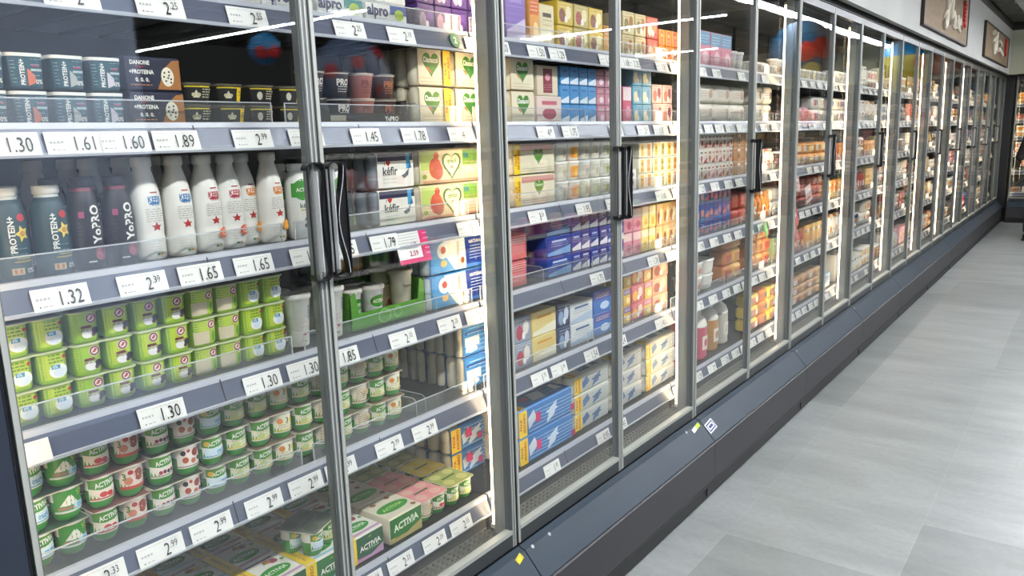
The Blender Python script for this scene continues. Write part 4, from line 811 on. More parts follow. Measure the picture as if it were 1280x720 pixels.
# ================================================================== SIGNS ON THE FASCIA
def script_sign(y0, y1, z0, z1, label, seed):
    t = link('wall_sign', None, None, (-1.32, (y0 + y1) / 2, z0)); tag(t, label, 'sign', 'brown wooden signs on the fascia')
    hw = (y1 - y0) / 2; hh = z1 - z0; b = MB(); b.box(.001, .022, -hw, hw, 0, hh, noise_mat('brown_board_%d' % seed, '#7d6a52', '#8c7a62', 3, .7, (1, 1, 6))); link('board', b.mesh('board'), t)
    b = MB(); 
    for a in ((-hw - .012, -hw, 0, hh), (hw, hw + .012, 0, hh), (-hw - .012, hw + .012, -.012, 0), (-hw - .012, hw + .012, hh, hh + .012)): b.box(.0, .030, *a, mat('#2e261f', .6))
    link('sign_frame', b.mesh('sign_frame'), t)
    W_ = mat('#d9d2c2', .6); b = MB(); k = hw / 1.25
    def st(pts, r_=.016): b.tube([(.028, p[0] * k, p[1] * hh) for p in pts], r_, W_, 6)
    if seed == 1:
        st([(-.08, .98), (-.14, .8), (-.17, .6), (-.14, .4), (-.17, .2), (-.24, .12), (-.32, .2), (-.28, .36), (-.16, .45), (-.06, .6), (.0, .85)], .024)
        st([(.14, 1.0), (.10, .7), (.07, .4), (.08, .22)], .024); st([(.08, .35), (.20, .52), (.30, .42), (.27, .24), (.36, .22)], .022); st([(.40, .42), (.50, .50), (.46, .30), (.54, .24), (.62, .44)], .022); st([(.62, .48), (.70, .36), (.66, .22), (.58, .24)], .02)
    else:
        st([(-.62, .80), (-.52, .86), (-.45, .74), (-.56, .60), (-.60, .45), (-.50, .35), (-.42, .2)], .03); st([(-.3, .9), (-.28, .6), (-.30, .3)], .03); st([(-.1, .35), (.1, .42), (.3, .36), (.45, .3)], .03); st([(.1, .7), (.3, .62), (.3, .55)], .02)
    link('white_lettering', b.mesh('white_lettering'), t)
    R_ = mat('#b5302c', .5); b = MB(); cy = (.90 if seed == 1 else .78) * k
    b.box(.0225, .030, cy - .035, cy - .012, hh * .28, hh * .90, R_)
    for j in range(6): z_ = hh * (.40 + .085 * j); b.tube([(.028, cy - .02, z_), (.028, cy + .04, z_ + .03), (.028, cy + .09, z_ + .01), (.028, cy + .10, z_ - .02)], .016, R_, 6)
    link('red_lettering', b.mesh('red_lettering'), t)
script_sign(7.49, 10.0, 2.44, 2.90, 'brown wooden sign with white and red script, nearer one on the white fascia', 1)
script_sign(11.55, 14.35, 2.44, 2.84, 'brown wooden sign with white and red script, farther one on the white fascia', 2)
t = link('wall_sign', None, None, (-.45, 15.0, 2.44)); tag(t, 'brown wooden sign on the cream fascia of the end wall', 'sign', 'brown wooden signs on the fascia')
b = MB(); b.box(-.62, .62, -.022, -.001, 0, .40, mat('#7b4a35', .7)); link('board', b.mesh('board'), t)
b = MB()
for a in ((-.632, -.62, 0, .40), (.62, .632, 0, .40), (-.632, .632, -.012, 0), (-.632, .632, .40, .412)): b.box(a[0], a[1], -.03, 0, a[2], a[3], mat('#2e261f', .6))
link('sign_frame', b.mesh('sign_frame'), t)
# service duct under the ceiling, dark band and pale panel beyond the fascia
t = link('air_duct', None, None, (0, 0, 0)); tag(t, 'pale grey air duct running under the ceiling above the fascia', 'duct')
b = MB(); b.box(-1.02, -.74, -1, 14.7, 3.05, 3.149, mat('#b9bbb8', .6)); link('duct_body', b.mesh('duct_body'), t)
b = MB()
for i in range(12): b.box(-1.03, -.73, .4 + i * 1.25, .44 + i * 1.25, 3.042, 3.149, mat('#9a9c9a', .5))
link('duct_joint', b.mesh('duct_joint'), t)

# ================================================================== PERSON at the far end, mostly outside the frame
def limb(b, a, c, ra, rc, m, seg=14, n=6, bulge=0.0):
    """tapered limb as rings, merged into one surface object"""
    A, Cc = Vector(a), Vector(c); d = (Cc - A).normalized(); u = d.cross(Vector((0, 1, .01))).normalized(); v = d.cross(u); rings = []
    for i in range(n + 1):
        t = i / n; p = A.lerp(Cc, t); rr = ra + (rc - ra) * t + bulge * math.sin(PI * t)
        rings.append([tuple(p + u * rr * math.cos(2 * PI * k / seg) + v * rr * math.sin(2 * PI * k / seg)) for k in range(seg)])
    b.rings(rings, m)
def lump(b, c, r3, m, seg=16, k=10):
    rings = [[(c[0] + r3[0] * math.sin(PI * j / k) * math.cos(2 * PI * i / seg), c[1] + r3[1] * math.sin(PI * j / k) * math.sin(2 * PI * i / seg), c[2] - r3[2] * math.cos(PI * j / k)) for i in range(seg)] for j in range(1, k)]
    b.rings(rings, m)
def fuse(o, vox=.012):
    md = o.modifiers.new('fuse', 'REMESH'); md.mode = 'VOXEL'; md.voxel_size = vox; md.use_smooth_shade = True
    sm = o.modifiers.new('smooth', 'SMOOTH'); sm.factor = .5; sm.iterations = 4
px, py = -.66, 12.95
t = link('person', None, None, (px, py, 0)); tag(t, 'person in black jacket standing at the far end, only an elbow in frame', 'person')
SKN = '#b98a6c'; b = MB()
lump(b, (0, -.02, 1.60), (.075, .095, .115), SKN); limb(b, (0, .01, 1.42), (0, -.01, 1.53), .058, .052, SKN)
lump(b, (0, -.118, 1.595), (.014, .022, .022), SKN)
for sx in (-1, 1):
    lump(b, (sx * .076, -.01, 1.595), (.012, .02, .032), SKN)
    hx = sx * .20; hand = Vector((hx, -.26, 1.06)); lump(b, hand, (.040, .045, .022), SKN)
    for f, (dx, L) in enumerate(((-.028, .062), (-.010, .072), (.009, .067), (.027, .052))):
        a_ = hand + Vector((dx, -.035, .0)); m_ = a_ + Vector((0, -L * .55, -.008)); limb(b, a_, m_, .0095, .0085, SKN, 8, 3); limb(b, m_, m_ + Vector((0, -L * .3, -L * .4)), .0085, .0075, SKN, 8, 3)
    a_ = hand + Vector((-sx * .030, .0, .0)); limb(b, a_, a_ + Vector((-sx * .030, -.035, .004)), .012, .009, SKN, 8, 3)
    limb(b, (sx * .235, -.06, 1.10), hand, .038, .028, SKN)
    limb(b, (sx * .10, 0, .5), (sx * .11, 0, .08), .05, .04, SKN)
limb(b, (0, 0, .95), (0, 0, 1.42), .13, .12, SKN)
limb(b, (0, 0, .95), (.09, 0, .5), .09, .06, SKN); limb(b, (0, 0, .95), (-.09, 0, .5), .09, .06, SKN)
o = link('body', b.mesh('body'), t); fuse(o, .0075)
b = MB(); JK = mat('#0e0e10', .8)
rings = []
for z, a_, c_ in ((.86, .19, .135), (.95, .185, .13), (1.08, .175, .125), (1.22, .195, .13), (1.34, .215, .125), (1.42, .19, .105), (1.465, .10, .08), (1.49, .07, .068)): rings.append([(a_ * math.cos(2 * PI * i / 20), c_ * math.sin(2 * PI * i / 20), z) for i in range(20)])
b.rings(rings, JK)
for sx in (-1, 1):
    limb(b, (sx * .185, 0, 1.385), (sx * .265, .02, 1.13), .070, .060, JK); lump(b, (sx * .185, 0, 1.385), (.075, .075, .075), JK); lump(b, (sx * .265, .02, 1.13), (.062, .062, .062), JK); limb(b, (sx * .265, .02, 1.13), (sx * .215, -.19, 1.075), .060, .043, JK)
o = link('jacket', b.mesh('jacket'), t); fuse(o)
b = MB(); TR = mat('#1b1d24', .8); lump(b, (0, 0, .90), (.165, .12, .10), TR)
for sx in (-1, 1): limb(b, (sx * .085, 0, .88), (sx * .10, -.01, .50), .092, .070, TR); limb(b, (sx * .10, -.01, .50), (sx * .11, .01, .10), .070, .056, TR)
o = link('trousers', b.mesh('trousers'), t); fuse(o)
for sx in (-1, 1):
    b = MB(); lump(b, (sx * .115, -.04, .052), (.048, .135, .050), '#121214'); b.box(sx * .115 - .045, sx * .115 + .045, -.16, .08, .0, .020, '#0c0c0d'); link('shoe', b.mesh('shoe'), t)
b = MB(); lump(b, (0, .012, 1.635), (.086, .098, .098), '#20160f'); link('hair', b.mesh('hair'), t)
b = MB()
for sx in (-1, 1): lump(b, (sx * .030, -.104, 1.612), (.012, .008, .008), '#e9e6e0'); lump(b, (sx * .030, -.110, 1.612), (.005, .004, .005), '#1c1410')
lump(b, (0, -.108, 1.553), (.024, .008, .007), '#9a5548'); link('face_features', b.mesh('face_features'), t)

# ================================================================== PRICE TAGS
TAGM = {}
def tag_mesh(price, wd=.098, hh=.041):
    k = (price, wd)
    if k in TAGM: return TAGM[k]
    b = MB(); b.box(-.0009, 0, -wd / 2, wd / 2, 0, hh, CARD); m = front(0); a = []
    a += fine(-wd / 2 + .006, wd / 2 - .012, hh * .86, hh * .86, 1, '#b5b5b2', .0007, len(price)) + fine(-wd / 2 + .006, -wd / 2 + .030, hh * .48, hh * .48, 1, '#bdbdba', .004, 4) + [('R', -wd / 2 + .009, hh * .16, -wd / 2 + .0115, hh * .22, '#4a4a4a')] + fine(-wd / 2 + .015, -wd / 2 + .030, hh * .17, hh * .17, 1, '#a8a8a5', .0014, 6)
    if price.startswith('^'):
        i_, d_ = price[1:].split('.'); a += [('N', i_, wd * .12, hh * .45, hh * .64, '#222223', .72), ('N', '.' + d_, wd * .27, hh * .60, hh * .36, '#222223', .70), ('R', wd * .42, hh * .6, wd * .44, hh * .63, '#777777')]
        a = [x for x in a if not (x[0] == 'R' and x[-1] == '#777777')]
    elif price: a += [('N', price, wd * .17, hh * .45, hh * .66, '#222223', .70)]
    art(b, m, a, off=.0002); TAGM[k] = b.mesh('price_tag'); return TAGM[k]
TN = {}
def price(k, y, p, wd=.098, tip=0.0):
    fx = -1.478; o = link('price_tag', tag_mesh(p, wd), None, (fx + .0038 - .0, y, DECK[k] - .0515)); o.rotation_euler.y = -math.atan2(.0148, .049); o.rotation_euler.x = tip
    d = door_of(y, 1.045); pt = p.replace('^', ''); key0 = (k, d, pt); TN[key0] = TN.get(key0, 0) + 1
    lab = ('white price tag reading ' + pt if pt else 'white shelf tag with tiny unreadable print') + ', %s, %s door' % (SHELF[k], ORD[min(23, d)])
    lab += ', %s such tag' % ORD[min(23, TN[key0])]
    tag(o, lab, 'price tag', 'price tags on the ' + SHELF[k])
TY = {0: [(0.7, '^2.55'), (0.865, '^2.25'), (1.06, '^2.55'), (1.345, '^2.25'), (1.52, '^2.19'), (1.825, '1.52'), (1.935, '1.30'), (2.13, '1.50'), (2.25, '1.29'), (2.57, '1.10'), (2.7, '1.68'), (2.78, '2.25'), (3.02, '1.85'), (3.15, '1.65'), (3.3, '1.20')], 1: [(0.565, '1.30'), (0.672, '1.61'), (0.763, '1.60'), (0.868, '1.89'), (1.045, '^2.99'), (1.19, '^2.35'), (1.375, '1.45'), (1.55, '1.78'), (1.735, '^4.49'), (1.9, '^3.19'), (2.17, '^4.49'), (2.32, '1.75'), (2.64, '1.99'), (2.86, '^2.15'), (3.0, '1.10'), (3.15, '1.25'), (3.28, '1.65')], 2: [(0.613, '1.32'), (0.765, '^2.39'), (0.889, '1.65'), (1.018, '1.65'), (1.166, '1.65'), (1.27, '1.65'), (1.415, '1.79'), (1.755, '^3.14'), (2.11, '^3.24'), (2.4, '1.95'), (2.61, '1.98'), (3.02, '1.10'), (3.18, '1.45'), (3.3, '1.60')], 3: [(0.51, ''), (0.772, '1.30'), (1.012, '1.30'), (1.13, '1.30'), (1.25, '1.85'), (1.46, '^2.10'), (1.652, '^2.20'), (1.775, '^2.40'), (2.49, '1.75'), (2.95, '1.78'), (3.12, '1.70'), (3.27, '1.70')], 4: [(0.612, '^2.33'), (0.735, '^2.99'), (0.85, '^2.99'), (0.985, '^2.99'), (1.105, '^2.99'), (1.215, '^2.99'), (1.385, '^2.99'), (1.525, '^2.99'), (2.1, '^1.75'), (2.22, '^1.99'), (2.44, '1.54'), (2.66, '1.24'), (3.02, '1.40')], 5: [(0.62, '^3.19'), (0.86, '^3.19'), (1.12, '^3.19'), (1.28, '^3.19'), (1.4, '^2.33'), (1.54, '^2.39'), (1.66, '^2.55'), (2.16, '^1.85'), (2.52, '0.95'), (2.66, '1.95'), (3.2, '1.80')]}
for k, l in TY.items():
    for y, p in l: price(k, y, p)
r5 = random.Random(5)
for d in range(5, 23):
    for k in range(6):
        if d > 11: continue
        a, b_ = dy(d); n = r5.choice([3, 4, 4, 5])
        for i in range(n):
            if r5.random() < .08: continue
            price(k, a + .07 + (b_ - a - .12) * i / (n - 1), r5.choice(['1.99', '^2.49', '1.29', '^3.19', '0.99', '^1.85']), .098)
b = MB()
for d in range(12, 23):
    for k in range(6):
        a, b_ = dy(d); fx = -1.478; z = DECK[k]
        for i in range(4):
            if r5.random() < .2: continue
            y = a + .07 + (b_ - a - .12) * i / 3
            b.add([(fx + .004, y - .043, z - .051), (fx + .004, y + .043, z - .051), (fx - .009, y + .043, z - .012), (fx - .009, y - .043, z - .012)], [(0, 1, 2, 3)], CARD)
            b.add([(fx + .0045, y - .0, z - .045), (fx + .0045, y + .025, z - .045), (fx - .0015, y + .025, z - .025), (fx - .0015, y - .0, z - .025)], [(0, 1, 2, 3)], GREYINK)
tag(link('distant_price_tags', b.mesh('distant_price_tags')), 'many tiny white price tags along the rails of the farthest doors', 'price tags', None, 'stuff')
# pink promotion tag hanging from the third shelf rail
b = MB(); b.box(-.001, 0, -.060, .060, 0, .085, CARD)
art(b, front(0), [('R', -.060, .0, .060, .012, MAG), ('R', .030, .0, .060, .085, MAG), ('T', '2.59', -.002, .026, .014, '#b52a62', 0, .04), ('T', '1.79', .004, .052, .009, '#8a5a6a', 0, .03)] + fine(-.054, .02, .040, .078, 6, '#a9a5a6', .0016, 4) + fine(.036, .056, .02, .075, 5, '#f3c9da', .002, 5), off=.0003)
o = link('promotion_tag', b.mesh('promotion_tag'), None, (-1.466, 1.515, DECK[2] - .098)); o.rotation_euler = (0, -.25, 0); tag(o, 'white and pink promotion tag hanging under the third shelf rail, second door', 'promotion tag')
b = MB(); b.box(-.001, 0, -.05, .05, 0, .07, mat('#43d94a', .4)); art(b, front(0), [('E', 0, .035, .03, .02, '#8cf08a')])
o = link('promotion_tag', b.mesh('promotion_tag'), None, (-1.45, 4.27, DECK[3] - .075)); o.rotation_euler = (.35, -.2, .2); tag(o, 'bright green promotion tag jutting from a rail in the sixth door', 'promotion tag')
for i, (y, z, c) in enumerate(((4.78, 1.24, '#d9b8b4'), (5.05, 1.16, '#e3c9c4'), (4.80, 1.02, '#d2605a'))):
    b = MB(); b.box(-.001, 0, -.10, .10, 0, .10, mat(c, .5)); art(b, front(0), [('R', -.09, .06, .06, .08, WH), ('R', -.09, .02, .02, .03, '#8c3a3a')] + fine(-.08, .08, .035, .05, 2, '#8c5a5a', .003, i))
    o = link('promotion_tag', b.mesh('promotion_tag'), None, (-1.455, y, z)); o.rotation_euler = (-.1 + .2 * i, -.15, .1); tag(o, ('pale pink promotion card, upper one, in the seventh door', 'cream pink promotion card, tilted, in the seventh door', 'red promotion card, lower one, in the seventh door')[i], 'promotion tag')
# round green two sticker on the top rail, stickers on the ledge
b = MB(); art(b, front(0), [('E', 0, 0, .021, .021, '#2f7f5a'), ('T', '2', 0, 0, .018, WH, 0, None, .03)]); b.prism(circ(.021, 18), 'x', -.0012, 0, mat('#2f7f5a'))
o = link('rail_sticker', b.mesh('rail_sticker'), None, (-1.4835, 1.735, DECK[0] - .026)); o.rotation_euler.y = -.28; tag(o, 'round green sticker with a white number 2 on the top rail', 'sticker')
def ledge_at(y, t, off=.0015): # t 0..1 down the slope
    return (-1.352 + .07 * t + off * .7, y, .330 - .08 * t + off)
SL = math.atan2(.07, .08)
def sticker(name, y, t, w_, h_, arts, c, label, rz=0.0):
    b = MB(); b.box(-.0008, 0, -w_ / 2, w_ / 2, -h_ / 2, h_ / 2, c); art(b, front(0), arts, off=.0003); o = link(name, b.mesh(name), None, ledge_at(y, t)); o.rotation_euler = (rz, -SL, 0); tag(o, label, 'sticker')
sticker('ledge_sticker', 3.205, .42, .085, .048, [('R', -.036, -.018, .036, .018, '#2c3c78'), ('R', -.030, -.012, .030, .012, '#dfe2ea'), ('R', -.022, -.006, .022, .006, '#2c3c78')], '#d9dce2', 'small white and blue label stuck on the slate ledge', .1)
sticker('ledge_sticker', 3.09, .12, .08, .018, [('R', .0, -.009, .04, .009, '#b9c936')], '#dfe2d9', 'torn white and yellow green strip stuck near the door foot', .15)
sticker('ledge_sticker', 1.77, .10, .034, .020, [('E', -.004, -.002, .012, .008, '#e0cf2a')], '#c9b83a', 'small yellow sticker on the ledge at the cabinet joint', .3)
for i, (y, t_) in enumerate(((1.60, .03), (1.845, .04), (1.94, .04), (3.0, .04), (4.53, .04), (5.86, .05))):
    b = MB(); b.prism(circ(.006, 10), 'x', -.0008, .002, mat('#b9bdc0', .4)); o = link('screw', b.mesh('screw'), None, ledge_at(y, t_)); o.rotation_euler.y = -SL; tag(o, 'small pale screw head at the top of the ledge, %s from the left' % ORD[i + 1], 'screw', 'screw heads on the ledge')

# ================================================================== STOCKING THE SHELVES
NEAR = []
# ---- top shelf
run(0, AL, 'white soy dessert pack with blue cap art', .99, 2, .150)
run(0, AL2, 'white soy dessert pack with teal mountain art', 1.30, 1, .148, 2)
run(0, AL, 'white soy dessert pack marked alpro', 1.455, 1, .150, 2)
VP = carton(.070, .07, .072, PURPLE, '#c9a0b8', '#7a4fa0', 3)
run(0, VP, 'purple fruit dessert carton', 1.645, 4, .0725, 3, 1)
PUR = carton(.105, .09, .175, '#8d74b8', '#c9bcd8', '#a58fc9', 0); ORC = carton(.055, .09, .155, '#e3a55a', '#d9752e', '#f0d9a0', 4); CRC = carton(.085, .09, .135, '#e2d6b0', '#d9c9a0', '#5a4a3a', 0)
YPK = carton(.105, .09, .078, '#d8b93a', '#8c4a2f', '#efe4b8', 3); YPK2 = carton(.105, .09, .078, '#c9b56a', '#b0452f', '#e9e0b0', 3)
run(0, PUR, 'tall lilac carton', 2.05, 1, .11); run(0, ORC, 'tall orange carton', 2.175, 1, .06); run(0, CRC, 'tall cream carton', 2.235, 1, .085)
run(0, YPK, 'yellow fruit dessert pack', 2.335, 3, .107, 2, 1, [YPK, YPK2, YPK], skew=.04)
YTN = carton(.09, .09, .105, '#d9a85a', '#c98a3a', '#efe0b0', 4); run(0, YTN, 'tan yellow dessert carton', 2.66, 1, .09)
CM = carton(.09, .09, .085, '#d6c9a0', '#8f8055', '#a5703a', 3); RDC = carton(.10, .09, .085, '#b53a34', '#e6c9b0', '#d9804a', 3); ORS = carton(.055, .09, .065, '#e08a2c', '#c9452c', '#efc04a', 2)
run(0, CM, 'cream spotted dessert pack', 2.80, 2, .10, 2); run(0, RDC, 'red berry dessert pack', 3.005, 1, .105, 2); run(0, ORS, 'orange striped pot pack', 3.115, 4, .06, 2)
# ---- second shelf
run(1, PROT[0], 'teal protein pot', .603, 3, .0690, 2, 2, [PROT[0], PROT[1], PROT[2]], alook=['teal protein pot with peach art', 'teal protein pot with grey art', 'teal protein pot with pale art'], group='teal protein pots on the second shelf')
run(1, PROT[3], 'teal protein pot with pink art', .535, 1, .0690, 2, 2)
run(1, DAN, 'navy dessert box with cookie art', .813, 1, .115, 2)
run(1, DP[0], 'black dessert pot', .928, 4, .0800, 2, 1, DP, alook=['black dessert pot with star art', 'black dessert pot with yellow sticker', 'black dessert pot with cream blob', 'black dessert pot with cream blob and sticker'], group='black dessert pots on the second shelf')
run(1, TRAY_B, 'black cardboard tray under protein cups', 1.285, 1, .30)
for i, (y, p, lk) in enumerate(((1.315, PC1, 'black protein cup first in the black tray'), (1.395, PC1, 'black protein cup second in the black tray'), (1.480, PC2, 'pinkish protein cup in the black tray'), (1.560, PC3, 'dark brown protein cup in the black tray'))):
    p.put((-1.60, y - .005, DECK[1] + .003), lk + ', second shelf', 'protein cups in the black tray')
for i, (y, p, lk) in enumerate(((1.480, PC2, 'pinkish protein cup stacked on top'), (1.560, PC3, 'dark brown protein cup stacked on top'), (1.395, PC1, 'black protein cup stacked on top'), (1.315, PC1, 'black protein cup stacked leftmost on top'))):
    p.put((-1.60, y - .005, DECK[1] + .003 + .065), lk + ', second shelf', 'protein cups in the black tray')
run(1, DN, 'cream bottle pack with green heart', 1.625, 2, .157, 2, 3, [DN, DN_P])
run(1, DN_P, 'cream bottle pack with green heart', 2.055, 1, .145, 2, 1, [danacol(0, .145)])
CRP = carton(.125, .09, .100, '#e0d3bb', '#8f2b3f', '#d9a0a8', 2); CRP2 = carton(.15, .09, .09, '#e3cfc4', '#b3485c', '#c9727f', 1)
run(1, CRP2, 'cream pack with red berry print', 2.205, 1, .15); CRP.put((FX - .045, 2.275, DECK[1] + .091), 'cream pack with dark red label lying on the berry pack, second shelf')
BLC = carton(.058, .08, .064, '#4f9bd0', '#dfeaf0', '#2a6fb0', 0); PKS = carton(.060, .08, .064, '#c98fa0', '#a84a6a', '#ecd9dc', 4)
run(1, BLC, 'pale blue small carton', 2.355, 4, .0600, 3); run(1, PKS, 'dusty pink small carton', 2.600, 2, .0625, 3)
BL2 = carton(.078, .08, .072, '#6fb2c9', '#e6d9b0', '#3a86b0', 3); PK2 = carton(.09, .08, .078, '#dcb9b0', '#b0705f', '#8f4a5a', 3); PKT = carton(.07, .08, .14, '#c9607f', '#e9d4d8', '#dfa0b4', 4)
run(1, PKT, 'pink and white tall carton', 2.80, 1, .075); run(1, BL2, 'light blue pot pack', 2.885, 2, .080, 3, 1, [BL2]); run(1, PK2, 'pinkish beige pot pack', 3.055, 2, .095, 2)
DKC = carton(.07, .08, .060, '#2f2b2c', '#5a5256', '#8f8a86', 0); run(1, DKC, 'dark small carton', 3.26, 1, .07, 3)
# ---- third shelf
for i, y in enumerate((.578, .648)): PB.put((FX - .033 + .004 * i, y, DECK[2]), 'teal protein drink bottle with vanilla flower, %s from left, third shelf' % ORD[i + 1], 'teal protein bottles on the third shelf')
for i, y in enumerate((.602, .525)): PB.put((FX - .115, y + .01, DECK[2]), 'teal protein drink bottle behind, white cap, %s from right, third shelf' % ORD[i + 1], 'teal protein bottles on the third shelf')
for i, y in enumerate((.712, .777)): YB_.put((FX - .031, y, DECK[2]), 'black protein drink bottle with berry art, %s from left, third shelf' % ORD[i + 1], 'black protein bottles on the third shelf')
for i, y in enumerate((.69, .755)): YB_.put((FX - .105, y, DECK[2]), 'black protein drink bottle standing behind, %s from left, third shelf' % ORD[i + 1], 'black protein bottles on the third shelf')
kl = ['blue kefir text and a leaf', 'blue kefir text, second of them', 'red kefir text and strawberry', 'red kefir text, half hidden fruit', 'orange kefir text, set back', 'orange kefir text and mango']
for i, (y, dx) in enumerate(((.838, 0), (.907, 0), (.974, 0), (1.034, -.006), (1.090, -.030), (1.142, 0))):
    KB[i].put((FX - .034 + dx, y, DECK[2]), 'white kefir bottle with %s, third shelf' % kl[i], 'white kefir bottles on the third shelf', -.10 if i == 3 else .02)
for i in range(5): KB[i].put((FX - .125, .775 + i * .068, DECK[2]), 'white kefir bottle in the second row, %s from left, third shelf' % ORD[i + 1], 'white kefir bottles on the third shelf')
for i in range(3): KB[i].put((FX - .20, .70 + i * .068, DECK[2]), 'white kefir bottle in the third row, %s from left, third shelf' % ORD[i + 1], 'white kefir bottles on the third shelf')
for i, y in enumerate((1.218, 1.342)):
    for r_ in range(2): AKb.put((FX - .03 - r_ * .07, y, DECK[2]), 'green and white kefir bottle %s the first door meeting, %s, third shelf' % (('left of', 'right of')[i], ('in front', 'behind')[r_]), 'green and white kefir bottles')
run(2, KF, 'white and navy kefir bottle pack', 1.450, 1, .158, 2, 3); run(2, GH, 'green and red fruit bottle pack', 1.615, 1, .28, 2, 2, skew=-.01)
run(2, DN_P, 'cream bottle pack beside the fruit packs', 1.90, 1, .15, 2, 1, [danacol(0, .145)], fx=-1.56)
run(2, DL, 'yellow banded cream bottle pack', 2.055, 1, .25, 2, 2)
WT = tub(.074, .068, '#e3dfd2', '#d9d3bf', '#b9b29c'); WTO = tub(.074, .068, '#e3dfd2', '#e39a2c', '#efc04a'); WT4 = tub(.074, .068, '#e6e3d8', '#cfc9b6', '#8fa05a')
run(2, WT, 'white yoghurt tub', 2.335, 5, .0765, 3, 1, [WT, WTO, WT, WT, WT4], alook=['white yoghurt tub', 'orange fronted yoghurt tub', 'white yoghurt tub', 'white yoghurt tub', 'white yoghurt tub'])
run(2, tub(.10, .062, '#e3dfd2', '#d8d2c0', '#9aa0a8'), 'wide white yoghurt tub', 2.60, 1, .10, 4, fx=-1.60)
YW = [carton(.062, .10, .062, '#e6e0c9', c, '#8a7a4a', 2) for c in ('#e9b52c', '#d98a2c', '#e9b52c', '#9a9a5a')]
run(2, YW[0], 'white pot pack with coloured label', 2.93, 7, .064, 3, 1, YW, alook=['white pot pack with yellow label', 'white pot pack with orange label', 'white pot pack with yellow label', 'white pot pack with olive label'], group='small white pot packs on the third shelf')
run(2, carton(.10, .10, .085, '#e6e2dc', '#5a4f7a', '#8f86a8', 1), 'white box with violet print', 2.80, 1, .11)
# ---- fourth shelf
run(3, LP_SW, 'lime yoghurt pack with white swirl', .518, 1, .1245, 3, 3); run(3, LP_LO, 'lime yoghurt pack with red round logo', .6425, 1, .1245, 3, 3, [LP_FR]); run(3, LP_LO, 'dark lime yoghurt pack with red logo', .767, 1, .1245, 3, 3)
run(3, LP_BE, 'lime and beige yoghurt pack', .8915, 1, .1245, 3, 3); run(3, LP_SW, 'lime yoghurt pack, right end of the run', 1.016, 1, .1245, 3, 3)
for i, (y, r_) in enumerate(((1.192, 0), (1.30, 0), (1.190, 1), (1.29, 1), (1.19, 2))): TC_W.put((FX - .036 - r_ * .08, y, DECK[3]), 'tall white kefir cup %s of the first door meeting, %s row, fourth shelf' % (('left', 'right')[i % 2], ('front', 'second', 'third')[r_]), 'tall white kefir cups on the fourth shelf')
TRAY_G.put((FX - .10, 1.485, DECK[3]), 'light green cardboard display tray holding yoghurt cups, fourth shelf')
for i, (y, x) in enumerate(((1.385, -.06), (1.462, -.055), (1.39, -.135), (1.465, -.135))): TC_A.put((FX - .0 + x, y, DECK[3] + .003), 'white cup with green oval in the green tray, %s from left, %s' % (ORD[i % 2 + 1], ('front', 'back')[i // 2]), 'cups in the green tray')
for i, (y, x) in enumerate(((1.575, -.055), (1.575, -.135))): TC_C.put((FX + x, y, DECK[3] + .003), 'tall cream cup at the right end of the green tray, %s' % ('front', 'back')[i], 'tall cream cups')
run(3, BLP, 'blue and white bottle pack', 1.635, 1, .28, 2, 3, skew=-.02); run(3, RDP, 'red bottle pack', 1.925, 1, .215, 2, 2); 
RD3 = sleeve('bottle_pack', 'drink pack', .12, .10, .09, '#d06a6c', [('R', -.05, .004, .05, .086, '#cf6f70'), ('R', -.03, .03, .04, .06, '#dd9a98')] + fine(-.04, .04, .066, .08, 3, '#f0dcd8', .002, 3), (), '#e3b3aa', '#a83c3c')
BVC = [carton(.0635, .085, .0715, c, '#e8e6ea', c3, 0) for c, c3 in (('#2f3f9a', '#b9c4e6'), ('#463a8a', '#d8d4ea'))]
BVL = carton(.155, .085, .0715, '#27499e', '#7fb0dc', '#c9d8ee', 0)
run(3, BVL, 'dark blue wide dessert pack', 2.245, 1, .16, 3, 2); run(3, BVC[0], 'blue and violet dessert carton', 2.408, 6, .0655, 3, 1, BVC, group='blue and violet cartons on the fourth shelf')
PKC = carton(.074, .085, .095, '#d58fa0', '#e9c9c9', '#b9506f', 4); YLC = carton(.064, .085, .095, '#e3cf7a', '#e9e0b0', '#c9a03a', 4); BRC = carton(.064, .085, .095, '#c9a878', '#8c5a3a', '#e6d4b0', 3)
run(3, PKC, 'pink yoghurt carton', 2.80, 2, .077, 2); run(3, YLC, 'pale yellow yoghurt carton', 2.957, 2, .066, 2); run(3, BRC, 'tan brown yoghurt carton', 3.092, 4, .066, 2)
# ---- fifth shelf
packs = [(AP1, 'green yoghurt pack with white and rice art'), (AP2, 'green yoghurt pack with fig art'), (AP3, 'green yoghurt pack with dark berries'), (AP3b, 'green yoghurt pack with white label'), (AP4, 'green yoghurt pack with peach art'), (AP5, 'green yoghurt pack with cereal art')]
packs[3] = (AP6, packs[3][1])
for i, (p, lk) in enumerate(packs): run(4, p, lk, .512 + .1255 * i, 1, .1255, 3, 3)
for i, (p, lk) in enumerate(((AP5, 'green yoghurt pack with grain art'), (AP4, 'green yoghurt pack with yellow number label'))): run(4, p, lk, 1.268 + .1265 * i, 1, .1265, 3, 2)
run(4, LDP, 'blue sleeve of cream drinking bottles', 1.775, 1, .20, 2, 4, fx=-1.55, skew=0)
MX1 = carton(.095, .09, .088, '#9aa3b4', '#b5485a', '#e6e0d6', 3); MX2 = carton(.15, .09, .088, '#e0cd8a', '#efe9d0', '#d9a03a', 0); NVY = carton(.085, .09, .088, '#2c3f66', '#8fa6c4', '#cfd8e6', 3); WHB = carton(.16, .09, .080, '#dfe1de', '#b9c9dc', '#4f6f9f', 0); BL3 = carton(.14, .09, .088, '#3f78bf', '#5a4f9a', '#c4d6ea', 4)
